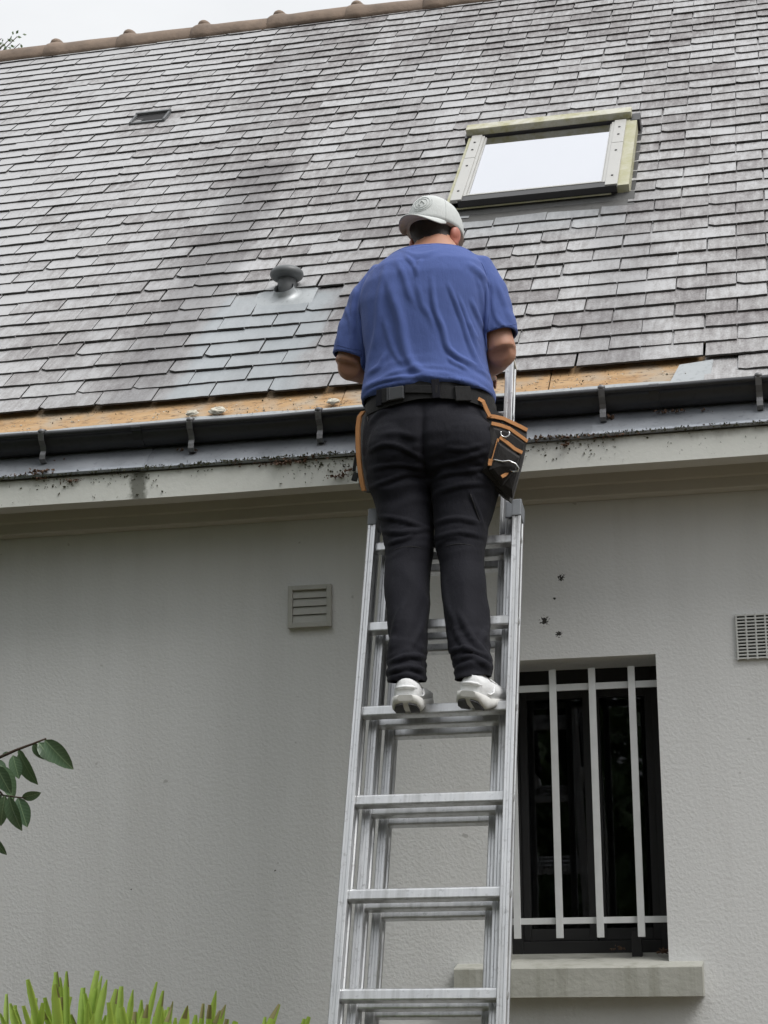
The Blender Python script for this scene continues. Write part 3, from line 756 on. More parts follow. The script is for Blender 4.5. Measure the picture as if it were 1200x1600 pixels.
b = MB(); fb(xa+.003, xb-.003, za+.003, zb-.003, YW-.0018, YW-.0006, 0); hp(b, 'backing', MAT['black'], ag)
# ================================================================== LADDER
LA = math.radians(90-72.125)
LBASE = Vector((-1.077, 4.510, 0))
ladder = empty('extension_ladder', LBASE); ladder.rotation_euler = (-LA, 0, 0)
tag(ladder, 'worn aluminium three-section extension ladder leaning on the gutter', 'ladder')
LROT = Matrix.Rotation(-LA, 3, 'X')
def ladder_pt(x, y, a): return LBASE+LROT @ Vector((x, y, a))
RK0, RSP = .056, .28
def stile_profile(w, d):
    """outer face at +x, web with front and back flanges and a shallow groove in each flange"""
    return [(w/2, -d/2+.002), (w/2-.002, -d/2), (w*.18, -d/2), (w*.12, -d/2+.0022), (-w*.12, -d/2+.0022), (-w*.18, -d/2), (-w/2+.002, -d/2), (-w/2, -d/2+.002),
            (-w/2, -d/2+.014), (-w/2+.004, -d/2+.017), (-w/2+.004, d/2-.017), (-w/2, d/2-.014), (-w/2, d/2-.002), (-w/2+.002, d/2), (w/2-.002, d/2), (w/2, d/2-.002),
            (w/2, d/2-.015), (w/2-.003, d/2-.018), (w/2-.003, -d/2+.018), (w/2, -d/2+.015)]
sections = [(0.0, .2375, .0, 3.262), (.070, .2055, .05, 3.30), (.140, .1735, .62, 3.905)]
SWI, SDP = .0265, .064
for si, (yo, hw, a0, a1) in enumerate(sections):
    for sgn in (-1, 1):
        b = MB(); pr = stile_profile(SWI, SDP)
        rings = [[Vector((sgn*(hw-SWI/2+px_), yo+py_, a)) for px_, py_ in pr] for a in (a0, a1)]
        b.loft(rings, smooth=False); st = b.build('stile', MAT['alu'], ladder)
        # end cap
        if si < 2:
            b = MB(); b.box((sgn*(hw-SWI/2), yo-.001, a1-.028), (SWI+.003, SDP+.004, .058), None, .004); b.build('end_cap', MAT['capgrey'], ladder)
        else:
            b = MB(); b.box((sgn*(hw-SWI/2), yo, a1+.004), (SWI+.003, SDP+.003, .014), None, .003); b.build('end_cap', MAT['mortar'], ladder)
            b = MB(); b.box((sgn*(hw-SWI/2), yo+SDP/2+.009, 3.80), (.020, .017, .09), None, .004); b.build('bumper', MAT['black'], ladder)
    k = 0
    while RK0+RSP*k < a1-.04:
        a = RK0+RSP*k; k += 1
        if a < a0+.02: continue
        xi = hw-SWI+.003
        b = MB(); rr = []
        for x in (-xi, xi):
            rr.append([Vector((x, yo+.0155*cx_, a+.0165*cz_)) for cx_, cz_ in ((-1, -.72), (-1, .6), (-.93, .84), (-.7, 1), (.7, 1), (1, .7), (1, -.7), (.75, -1), (-.72, -1), (-.93, -.9))])
        b.loft(rr, smooth=False)
        # serrated tread lines
        for q in (-.008, -.003, .002, .007):
            b.box((0, yo+q, a+.0170), (2*xi-.004, .0022, .0012))
        b.build('rung', MAT['alu'], ladder)
        if 1.2 < a:
            for sgn in (-1, 1):
                b = MB(); xx = sgn*(hw-.0035)
                b.loft([[Vector((xx+sgn*dx, yo+r*math.cos(t), a+r*1.0*math.sin(t))) for t in [2*math.pi*j/14 for j in range(14)]] for dx, r in ((-.001, .0125), (.0022, .0125), (.0036, .009))]); b.build('rivet', MAT['aluline'], ladder)
for sgn in (-1, 1):   # guide brackets that hold the sections together
    b = MB(); b.box((sgn*(.2375-SWI/2), 0, .02), (.036, .085, .06), None, .006); b.build('foot', MAT['black'], ladder)
# ================================================================== PERSON
def row_ring(py, xl, xr, Y, ry, yc=None, n=36, p=2.2):
    a, c = at(xl, py, Y), at(xr, py, Y); yc = Y if yc is None else yc
    m = (a+c)/2; m.y = yc
    return ring(m, ((c.x-a.x)/2, 0, 0), (0, ry, 0), n, p)
def chain(mb, pts, n=20, p=2.0):
    """pts: (centre, radius or (rx, ry)) lofted with rings perpendicular to the path"""
    P = [Vector(q[0]) for q in pts]; rings = []; ref = Vector((1, 0, 0))
    for i, q in enumerate(pts):
        t = (P[min(i+1, len(P)-1)]-P[max(i-1, 0)]).normalized()
        a = (ref-t*ref.dot(t)).normalized(); b_ = t.cross(a); ref = a
        r = q[1] if hasattr(q[1], '__len__') else (q[1], q[1])
        rings.append(ring(P[i], a*r[0], b_*r[1], n, p))
    mb.loft(rings)
# joints
HL, HR = Vector((-1.205, 5.45, 3.30)), Vector((-1.005, 5.45, 3.30))
KL, KR = at(640, 858, 5.38), at(722, 858, 5.38)
AL, AR = at(636, 1062, 5.225), at(741, 1050, 5.225)
EL, ER = at(545, 571, 5.50), at(784, 550, 5.50)
SL, SR = at(592, 448, 5.52), at(750, 434, 5.52)
WL, WR = Vector((-1.235, 5.765, 3.615)), Vector((-1.0, 5.765, 3.625))
HC = at(681, 368, 5.59)           # skull centre
HYAW, HPIT = math.radians(-22), math.radians(-9)
HM = Matrix.Rotation(HYAW, 3, 'Z') @ Matrix.Rotation(HPIT, 3, 'X')     # local +y = face, +z = crown
def hd(x, y, z): return HC+HM @ Vector((x, y, z))
body = MB()
# legs
for H, K, A in ((HL, KL, AL), (HR, KR, AR)):
    chain(body, [(H+Vector((0, 0, .03)), .085), (H.lerp(K, .35), .082), (H.lerp(K, .75), .064), (K, .056), (K.lerp(A, .3), .056), (K.lerp(A, .7), .042), (A+Vector((0, .015, .03)), .034), (A+Vector((0, .025, -.005)), .028), (A+Vector((0, .06, -.012)), (.024, .016)), (A+Vector((0, .12, -.008)), (.022, .012))])
# trunk and neck
NB = at(680, 398, 5.555)
chain(body, [((-1.105, 5.45, 3.22), (.12, .09)), ((-1.105, 5.45, 3.34), (.165, .125)), ((-1.11, 5.46, 3.46), (.160, .125)), ((-1.115, 5.475, 3.62), (.165, .13)), ((-1.115, 5.49, 3.76), (.175, .125)), ((-1.112, 5.51, 3.86), (.165, .095)), (NB, (.085, .075)), (NB.lerp(HC, .35), (.066, .068)), (NB.lerp(HC, .7), (.062, .068)), (HC, (.05, .06))], 28)
# arms
for S, E_, Wt in ((SL, EL, WL), (SR, ER, WR)):
    chain(body, [(S+Vector((.03 if S is SL else -.03, 0, -.03)), .045), (S.lerp(E_, .4), .050), (S.lerp(E_, .8), .048), (E_, .0475)])
    chain(body, [(E_+Vector((0, -.018, -.004)), .030), (E_, .0475), (E_.lerp(Wt, .35), .046), (E_.lerp(Wt, .75), .034), (Wt, (.030, .024))])
# hands: fingers hooked over the board edge
for side, Wt in ((-1, WL), (1, WR)):
    f = Vector((-.10*side, .96, .16)).normalized(); lat = Vector((1, .1*side, 0)).normalized()
    palm0, palm1 = Wt, Wt+f*.095
    chain(body, [(palm0, (.028, .022)), (Wt+f*.03, (.038, .018)), (Wt+f*.07, (.043, .016)), (palm1, (.040, .014))])
    for k, (off, L) in enumerate(((-.032, .066), (-.0105, .078), (.011, .072), (.031, .056))):
        k0 = palm1+lat*off*side*-1-f*.012
        p1 = k0+f*(L*.50)+Vector((0, 0, .006)); p2 = p1+f*(L*.28)+Vector((0, 0, -.014)); p3 = p2+f*(L*.12)+Vector((0, 0, -.022))
        chain(body, [(k0, .0095), (p1, .0092), (p2, .0085), (p3, .0065)], 10)
    t0 = Wt+f*.035+lat*(-.034*side); t1 = t0+f*.03+lat*(-.026*side); t2 = t1+f*.032+lat*(-.006*side)+Vector((0, 0, -.008))
    chain(body, [(t0-f*.01, .012), (t1, .0105), (t2, .008)], 10)
# head
body.ell(hd(0, -.012, .025), (.077, .096, .092), HM, 24, 16)
body.ell(hd(0, .022, -.035), (.064, .074, .085), HM, 24, 16)
body.ell(hd(0, .060, -.085), (.036, .032, .028), HM)
body.ell(hd(0, .094, -.028), (.014, .018, .030), HM)
body.ell(hd(0, .082, -.066), (.028, .018, .016), HM)
body.ell(hd(0, .074, .012), (.060, .022, .018), HM)
bm_me = remesh(body.mesh('person'), .0055, 4)
for m_ in ('skin', 'hair', 'ear'): bm_me.materials.append(MAT[m_])
HMi = HM.transposed()
def hair_line(l):
    z = -.052+.03*noise.noise(l*30)*.5
    return l.z > z+max(0, (l.y+.005))*1.3 + .018*sstep(.03, .07, abs(l.x)) and l.y < .045
for p_ in bm_me.polygons:
    l = HMi @ (p_.center-HC)
    if hair_line(l) and l.length < .16: p_.material_index = 1
person = link('person', bm_me); person['pending'] = 1
del person['pending']
tag(person, 'man in blue T-shirt and white cap standing on the ladder, back to the camera', 'person')
def pp(mb, name, mat): return mb.build(name, mat, person)
for s_ in (-1, 1):
    b = MB(); c = hd(.081*s_, -.006, -.024); R_ = HM @ Matrix.Rotation(math.radians(-24*s_), 3, 'Z')
    b.ell(c, (.009, .021, .034), R_, 14, 10); b.ell(c+R_ @ Vector((.004*s_, -.004, .006)), (.010, .017, .024), R_, 14, 10); b.ell(c+R_ @ Vector((0, .002, -.026)), (.007, .011, .012), R_, 10, 8)
    me = remesh(b.mesh('ear'), .003, 2); me.materials.append(MAT['ear']); link('ear', me, None, person)
    b = MB(); b.ell(hd(.031*s_, .083, -.004), (.0115, .0115, .0115), HM, 12, 8); pp(b, 'eye', simple('eye_white', (.6, .58, .55), .2, 0, .02, 5, 0))
    b = MB(); b.box(hd(.031*s_, .094, .019), (.034, .008, .007), HM @ Matrix.Rotation(math.radians(6*s_), 3, 'Y'), .002); pp(b, 'eyebrow', MAT['hair'])
b = MB(); b.tube([hd(.022*q, .099-.010*q*q, -.064) for q in (-1, -.5, 0, .5, 1)], .0035, 8); pp(b, 'mouth', MAT['ear'])
b = MB(); rings = []
for a_ in range(-9, 10):
    t = math.radians(a_*11); r0 = Vector((.0665*math.sin(t), .022+.0765*math.cos(t), 0))
    rings.append([hd(*(r0*1.0+Vector((0, 0, -.035)))), hd(*(r0*.99+Vector((0, 0, -.075)))), hd(*(r0*.72+Vector((0, .004, -.108)))), hd(*(r0*.66+Vector((0, .004, -.100)))), hd(*(r0*.90+Vector((0, 0, -.07)))), hd(*(r0*.92+Vector((0, 0, -.035))))])
b.loft(rings); pp(b, 'beard', MAT['hair'])
# ------------------------------------------------------------------ T-shirt
sh = MB()
rows = [(640, 573, 766, 5.46, .142), (620, 571, 766, 5.46, .150), (600, 574, 763, 5.465, .152), (560, 576, 758, 5.47, .150), (520, 571, 758, 5.475, .152), (480, 567, 763, 5.48, .155), (450, 571, 765, 5.485, .150), (428, 581, 759, 5.49, .135), (412, 599, 745, 5.505, .112), (400, 617, 733, 5.525, .092), (391, 633, 719, 5.54, .080), (383, 643, 711, 5.55, .074)]
sh.loft([row_ring(py, xl, xr, Y, ry, p=2.35) for py, xl, xr, Y, ry in rows])
chain(sh, [(at(632, 440, 5.515), .060), (at(606, 446, 5.515), .078), (at(580, 477, 5.51), .073), (at(563, 517, 5.505), .066), (at(552, 553, 5.50), .0625), (at(546, 575, 5.50), .062)], 24)
chain(sh, [(at(716, 428, 5.515), .060), (at(739, 433, 5.515), .078), (at(756, 460, 5.51), .073), (at(768, 490, 5.505), .066), (at(778, 522, 5.50), .0610), (at(783, 545, 5.50), .060)], 24)
me = remesh(sh.mesh('t_shirt'), .0042, 18)
bm = bmesh.new(); bm.from_mesh(me); bm.normal_update()
XC = -1.113
def ridge(v): return 1-2*abs(noise.noise(v))
zh, zs_ = 3.43, 3.93
for v in bm.verts:
    c = v.co; n_ = v.normal; u = c.x-XC; z = c.z
    back = sstep(-.05, .5, -n_.y)
    low = sstep(3.90, 3.55, z)
    body_w = 1-sstep(.17, .22, abs(u))
    # long drapes fanning from the shoulder blades to the waist
    wv = u-.05*(3.9-z)*math.sin(u*9+1)+.05*noise.noise(Vector((u*3, 0, z*3)))
    fan = wv/(1.0-.35*(z-3.45))
    f1 = ridge(Vector((fan*11+2.3, z*1.6+u*2.0, 3.3))); f2 = noise.noise(Vector((fan*20, z*2.6, 8.1)))
    d = (.0022*f1+.0018*f2)*(.25+.75*low)*back*body_w*sstep(3.97, 3.84, z)
    # diagonal pulls at the right armpit
    pr_ = math.exp(-((u-.13)/.07)**2-((z-3.72)/.11)**2)
    d += .0*pr_*math.sin((u*.8+z*.55)*120)*back
    # creases over the shoulder and collar
    cl_ = math.exp(-((u+.03)/.08)**2-((z-3.945)/.035)**2); d += .004*cl_*ridge(Vector((u*14, z*30, 2)))
    # bloused hem
    hem = sstep(3.56, 3.45, z)*body_w
    d += hem*(.008+.007*ridge(Vector((u*4.5, z*26+u*u*30, 5)))+.004*noise.noise(Vector((u*16, z*30, 1))))
    # sleeves
    slv = sstep(.19, .23, abs(u)); d += slv*.0035*noise.noise(Vector((c.x*15, c.y*10, z*24)))
    v.co = c+n_*d

def folds(bm, polys, facing=-.05):
    """press ridges (+) and creases (-) along drawn fold lines into the cloth; polys: ([(px,py)...], width_px, height_m)"""
    pl = []
    for P, w, a in polys:
        Q = [P[0]]+list(P)+[P[-1]]; C_ = []
        for i in range(1, len(Q)-2):
            p0, p1, p2, p3 = (Vector((*q, 0)) for q in Q[i-1:i+3])
            for k in range(5):
                t = k/5; v_ = .5*((2*p1)+(p2-p0)*t+(2*p0-5*p1+4*p2-p3)*t*t+(3*p1-p0-3*p2+p3)*t**3); C_.append((v_.x, v_.y))
        C_.append(P[-1]); P = C_
        segs = [(Vector((*p0, 0)), Vector((*p1, 0))) for p0, p1 in zip(P, P[1:])]
        x0, x1 = min(p[0] for p in P)-3*w, max(p[0] for p in P)+3*w; y0, y1 = min(p[1] for p in P)-3*w, max(p[1] for p in P)+3*w
        tot = sum((b_-a_).length for a_, b_ in segs); pl.append((segs, w, a, x0, x1, y0, y1, tot))
    for v in bm.verts:
        if v.normal.dot((CAM-v.co).normalized()) < facing: continue
        px, py, _ = proj(v.co); d = 0; q = Vector((px, py, 0))
        for segs, w, a, x0, x1, y0, y1, tot in pl:
            if not (x0 < px < x1 and y0 < py < y1): continue
            best, run, sb, sg = 1e9, 0, 0, 1
            for a_, b_ in segs:
                e = b_-a_; L = e.length; t = max(0, min(1, (q-a_).dot(e)/(L*L))); r = q-(a_+e*t); ds = r.length
                if ds < best: best = ds; sb = (run+t*L)/tot; sg = 1 if e.x*r.y-e.y*r.x > 0 else -1
                run += L
            env = min(1, 4*min(sb, 1-sb)+.15); u = best/w
            d += a*env*(math.exp(-u*u)-.40*math.exp(-(best*sg-2.0*w)**2/(1.7*w*w)))
        if d: v.co += v.normal*d
def Z1(*p): return [(500+x/3.2, 290+y/3.2) for x, y in p]
def Z3(*p): return [(600+x/7.5, 400+y/7.5) for x, y in p]
def Z2(*p): return [(500+x/3.2, 760+y/3.2) for x, y in p]

bm.normal_update()
folds(bm, [(Z3((745, 320), (830, 520), (930, 800), (1000, 1030), (1080, 1230), (1190, 1390)), 2.8, .0070), (Z3((560, 260), (600, 620), (690, 860), (740, 1060), (840, 1170), (960, 1240), (1080, 1300), (1200, 1420)), 3.4, .0085),
    (Z3((740, 1170), (800, 1240), (920, 1300), (980, 1350)), 2.6, .0050), (Z3((30, 240), (110, 480), (195, 760), (240, 1020), (310, 1240), (430, 1360), (600, 1400), (780, 1390)), 6.5, .0095), (Z3((850, 430), (930, 640), (1010, 880), (1080, 1050), (1110, 1130)), 2.8, .0050),
    (Z3((1010, 500), (1080, 680), (1150, 830), (1190, 900)), 2.8, .0055), (Z3((950, 90), (1060, 150), (1180, 270), (1260, 380)), 4, .0060), (Z3((1080, 230), (1130, 400), (1160, 640), (1170, 780)), 2.8, .0055), (Z3((150, 60), (230, 220), (290, 420), (350, 580)), 4.5, .0050),
    (Z3((440, 40), (400, 140), (380, 260)), 2.8, .0045), (Z3((400, 310), (450, 560), (540, 700), (600, 860)), 4.5, .0040), (Z3((0, 700), (60, 950), (140, 1150), (260, 1320)), 4, .0040), (Z3((980, 760), (1040, 900), (1100, 1000)), 2.6, .0040),
    (Z1((790, 430), (828, 540), (836, 660), (832, 780)), 3.2, .0075), (Z1((820, 430), (850, 520), (845, 640)), 3.2, -.0050), (Z1((330, 400), (300, 560), (290, 720), (255, 880), (238, 980)), 4.6, .0060),
    (Z1((240, 470), (205, 600), (200, 720), (225, 870)), 3.2, .0065), (Z1((180, 500), (165, 620), (180, 760)), 3.2, .0040), (Z1((225, 1010), (330, 975), (480, 960), (640, 970), (760, 990), (850, 1040)), 3.2, .0080), (Z1((215, 1060), (300, 1010), (430, 985), (520, 985)), 2.8, .0070),
    (Z1((640, 960), (720, 985), (800, 1020), (860, 1065)), 2.8, .0070), (Z1((250, 940), (300, 900), (330, 840)), 2.8, .0045), (Z1((415, 325), (470, 350), (540, 345), (600, 325)), 2.8, .0040), (Z1((420, 345), (460, 385), (490, 440)), 2.8, .0045),
    (Z1((880, 480), (925, 600), (960, 700)), 3.4, .0040), (Z1((860, 560), (880, 660), (940, 730)), 2.8, .0035), (Z1((110, 640), (100, 740), (90, 820)), 3.2, .0040), (Z1((130, 600), (160, 720), (150, 820)), 3, .0035)])
def cut(bm, co, no, sel):
    fs = [f for f in bm.faces if sel(f.calc_center_median())]
    es = {e for f in fs for e in f.edges}; vs2 = {v for f in fs for v in f.verts}
    bmesh.ops.bisect_plane(bm, geom=list(vs2)+list(es)+fs, plane_co=co, plane_no=no, clear_outer=True, dist=1e-5)
cl, cr2 = at(546, 560, 5.5), at(784, 524, 5.5)
xcl, zcl = at(568, 570, 5.5).x, at(546, 612, 5.5).z
cut(bm, cl, (EL-SL).normalized(), lambda c: c.x < xcl and zcl < c.z < cl.z+.06)
xcr, zcr = at(765, 540, 5.5).x, at(783, 588, 5.5).z
cut(bm, cr2, (ER-SR).normalized(), lambda c: c.x > xcr and zcr < c.z < cr2.z+.06)
zhem = at(665, 605, 5.31).z
cut(bm, Vector((0, 0, zhem)), Vector((0, 0, -1)), lambda c: -1.33 < c.x < -.90 and c.z < zhem+.03)
cut(bm, at(680, 401, 5.48), Vector((0, .30, .95)), lambda c: c.z > 3.9)
def rims(bm):
    bd = [e for e in bm.edges if e.is_boundary]; adj = {}
    for e in bd:
        a, c = e.verts; adj.setdefault(a, []).append(c); adj.setdefault(c, []).append(a)
    seen, loops = set(), []
    for s in adj:
        if s in seen: continue
        lp, cur, prev = [s], s, None; seen.add(s)
        while True:
            nx_ = [q for q in adj[cur] if q is not prev and q not in seen]
            if not nx_: break
            prev, cur = cur, nx_[0]; seen.add(cur); lp.append(cur)
        if len(lp) > 20: loops.append([v.co.copy() for v in lp])
    return loops
shirt_rims = rims(bm)
bm.to_mesh(me); bm.free()
ts = link('t_shirt', me, MAT['shirt'], person, True); sm = ts.modifiers.new('thickness', 'SOLIDIFY'); sm.thickness = .0035; sm.offset = 1
# sleeve and neck hems
nb = at(680, 386, 5.5)
for lp in shirt_rims:
    zc = sum(p_.z for p_ in lp)/len(lp)
    pts = [sum((lp[(i+j) % len(lp)] for j in range(-4, 5)), Vector())/9 for i in range(0, len(lp), 3)]; pts.append(pts[0])
    b = MB(); b.tube(pts, .0050 if zc > 3.9 else .0036, 8, cap=False); pp(b, 'collar' if zc > 3.9 else 'hem', MAT['shirt'])
# ------------------------------------------------------------------ trousers
tr = MB()
tr.loft([row_ring(py, xl, xr, Y, ry, yc, p=2.3) for py, xl, xr, Y, ry, yc in [(768, 593, 765, 5.44, .085, 5.45), (745, 579, 776, 5.44, .122, 5.435), (722, 574, 779, 5.44, .142, 5.43), (700, 572, 777, 5.44, .150, 5.43), (675, 573, 771, 5.45, .150, 5.44), (650, 575, 766, 5.46, .143, 5.455), (625, 579, 762, 5.46, .137, 5.46), (608, 581, 760, 5.46, .134, 5.46)]])
LL = [(720, 574, 674, 5.42, .118), (760, 580, 673, 5.42, .108), (795, 591, 673, 5.415, .098), (825, 600, 674, 5.40, .090), (857, 606, 674, 5.385, .082), (885, 607, 670, 5.37, .080), (920, 606, 668, 5.34, .080), (960, 609, 666, 5.31, .078), (1000, 611, 663, 5.275, .073), (1030, 610, 662, 5.25, .068), (1052, 609, 662, 5.235, .066), (1072, 611, 660, 5.225, .064)]
RL = [(720, 678, 780, 5.42, .118), (760, 678, 778, 5.42, .108), (795, 680, 769, 5.415, .098), (825, 682, 760, 5.40, .090), (857, 685, 754, 5.385, .082), (885, 692, 753, 5.37, .080), (920, 695, 757, 5.34, .080), (960, 698, 760, 5.31, .078), (1000, 703, 762, 5.275, .073), (1025, 708, 764, 5.25, .068), (1043, 713, 765, 5.235, .066), (1075, 717, 763, 5.225, .064)]
for T in (LL, RL): tr.loft([row_ring(py, xl, xr, Y, ry) for py, xl, xr, Y, ry in T])
# buttocks
for px_ in (625, 727): tr.ell(at(px_, 700, 5.37), (.098, .088, .105), None, 20, 14)
me = remesh(tr.mesh('trousers'), .0055, 6)
bm = bmesh.new(); bm.from_mesh(me); bm.normal_update()
for v in bm.verts:
    c = v.co; n_ = v.normal; z = c.z; x = c.x
    back = .35+.65*sstep(-.2, .5, -n_.y)
    lx = x-(-1.155 if x < -1.105 else -1.045)
    wz = z+.05*noise.noise(Vector((x*7, 0, z*2)))+.12*lx*lx*8
    hz = ridge(Vector((x*3.5, 1.1, wz*21)))
    m1 = math.exp(-((z-3.16)/.13)**2); m2 = math.exp(-((z-2.98)/.06)**2); m3 = sstep(2.74, 2.60, z)
    d = back*(.0062*m1*hz+.0045*m2*ridge(Vector((x*5, 2, wz*27))))
    # diagonal pulls down the calves
    d += .0065*sstep(2.98, 2.85, z)*(1-m3)*ridge(Vector((x*13+z*4.5, 5, z*3.2)))*back
    # crumpled cuffs
    d += m3*(.0045*ridge(Vector((x*8, c.y*6, wz*24)))+.003*noise.noise(Vector((x*28, c.y*28, z*40))))
    d += .0022*noise.noise(Vector((x*16, c.y*12, z*16)))
    # centre seam
    if z > 3.16 and n_.y < 0: d -= .016*math.exp(-((x+1.103)/.012)**2)*sstep(3.44, 3.25, z)
    v.co = c+n_*d
bm.normal_update()
folds(bm, [(Z1((240, 1335), (330, 1295), (430, 1320), (545, 1390)), 3, .007), (Z1((245, 1420), (390, 1395), (545, 1415)), 3, .006), (Z1((255, 1510), (330, 1480), (440, 1440), (530, 1450)), 3, .006), (Z1((560, 1480), (640, 1440), (760, 1425), (860, 1400)), 3, .007),
    (Z1((565, 1400), (690, 1375), (830, 1330)), 3, .006), (Z1((250, 1200), (300, 1140), (350, 1125)), 3, .006), (Z1((620, 1310), (720, 1320), (830, 1290)), 3, .004), (Z1((300, 1250), (400, 1240), (500, 1270)), 4, .004), (Z1((580, 1540), (700, 1500), (850, 1490)), 3, .005),
    (Z2((290, 150), (420, 172), (540, 215)), 3, .006), (Z2((310, 220), (400, 232), (550, 212)), 3, .006), (Z2((330, 290), (400, 270), (470, 240)), 2.5, .005), (Z2((570, 190), (680, 162), (810, 185)), 3, .006), (Z2((575, 262), (700, 232), (815, 255)), 3, .006), (Z2((580, 300), (640, 262), (720, 255)), 2.5, .004),
    (Z2((740, 20), (780, 110), (810, 200)), 2, .005), (Z2((440, 540), (385, 680), (350, 880)), 4, .006), (Z2((540, 560), (500, 720), (420, 850)), 4, .004), (Z2((690, 620), (760, 760), (845, 865)), 3.5, .007), (Z2((640, 830), (740, 815), (855, 875)), 3, .008), (Z2((680, 880), (760, 850), (850, 905)), 3, .008),
    (Z2((340, 890), (440, 850), (535, 862)), 3, .008), (Z2((340, 935), (440, 905), (530, 928)), 3, .008), (Z2((345, 965), (420, 945), (500, 962)), 2.5, .006), (Z2((670, 690), (695, 760), (745, 830)), 3, .005), (Z2((820, 560), (835, 700), (800, 800)), 4, .005), (Z2((620, 450), (640, 600), (690, 700)), 4, .004)])
cut(bm, at(636, 1064, 5.2), Vector((0, .12, -1)), lambda c: c.x < -1.06 and c.z < 2.62)
cut(bm, at(741, 1058, 5.2), Vector((.12, .1, -1)), lambda c: c.x > -1.04 and c.z < 2.64)
bm.to_mesh(me); bm.free()
tro = link('trousers', me, MAT['trouser'], person, True); sm = tro.modifiers.new('thickness', 'SOLIDIFY'); sm.thickness = .004; sm.offset = 1
# seams across the backs of the knees and the thigh pocket: ride on the trouser surface
from mathutils.bvhtree import BVHTree
bvh = BVHTree.FromPolygons([v.co[:] for v in me.vertices], [p_.vertices[:] for p_ in me.polygons])
def on_cloth(px, py, off=.004):
    d = (at(px, py, 5.4)-CAM).normalized(); h = bvh.ray_cast(CAM, d)
    return (h[0]-d*off) if h[0] is not None else None
def seam(pxs, r=.0018):
    pts = [q for q in (on_cloth(*p_) for p_ in pxs) if q is not None]
    if len(pts) > 2: b = MB(); b.tube(pts, r, 6); pp(b, 'seam', MAT['webbing'])
bvt = BVHTree.FromPolygons([v.co[:] for v in ts.data.vertices], [p_.vertices[:] for p_ in ts.data.polygons])
def stitch(pxs, r=.0011, name='seam'):
    Q = [pxs[0]]+list(pxs)+[pxs[-1]]; pts = []
    for i in range(1, len(Q)-2):
        p0, p1, p2, p3 = (Vector((*q, 0)) for q in Q[i-1:i+3])
        for k in range(6):
            t = k/6; q = .5*((2*p1)+(p2-p0)*t+(2*p0-5*p1+4*p2-p3)*t*t+(3*p1-p0-3*p2+p3)*t**3)
            d = (at(q.x, q.y, 5.4)-CAM).normalized(); h = bvt.ray_cast(CAM, d)
            if h[0] is not None: pts.append(h[0]+h[1]*(.0038 if h[1].dot(d) < 0 else -.0038))
    if len(pts) > 3: b = MB(); b.tube(pts, r, 6); pp(b, name, MAT['shirt'])
stitch(Z1((262, 395), (222, 480), (203, 590), (205, 700), (222, 800)), .0016)
stitch(Z1((800, 385), (832, 460), (845, 560), (843, 660), (838, 730)), .0016)
stitch(Z1((78, 790), (120, 808), (170, 818), (205, 822)), .0009, 'hem_stitch')
stitch(Z1((860, 722), (900, 712), (950, 700), (975, 690)), .0009, 'hem_stitch')
seam([(606+7*k, 863-9*math.sin(math.pi*k/10)+0*k) for k in range(11)])
seam([(684+7*k, 858-8*math.sin(math.pi*k/10)) for k in range(11)])
seam([(735+2.4*k, 772+7*k) for k in range(9)])
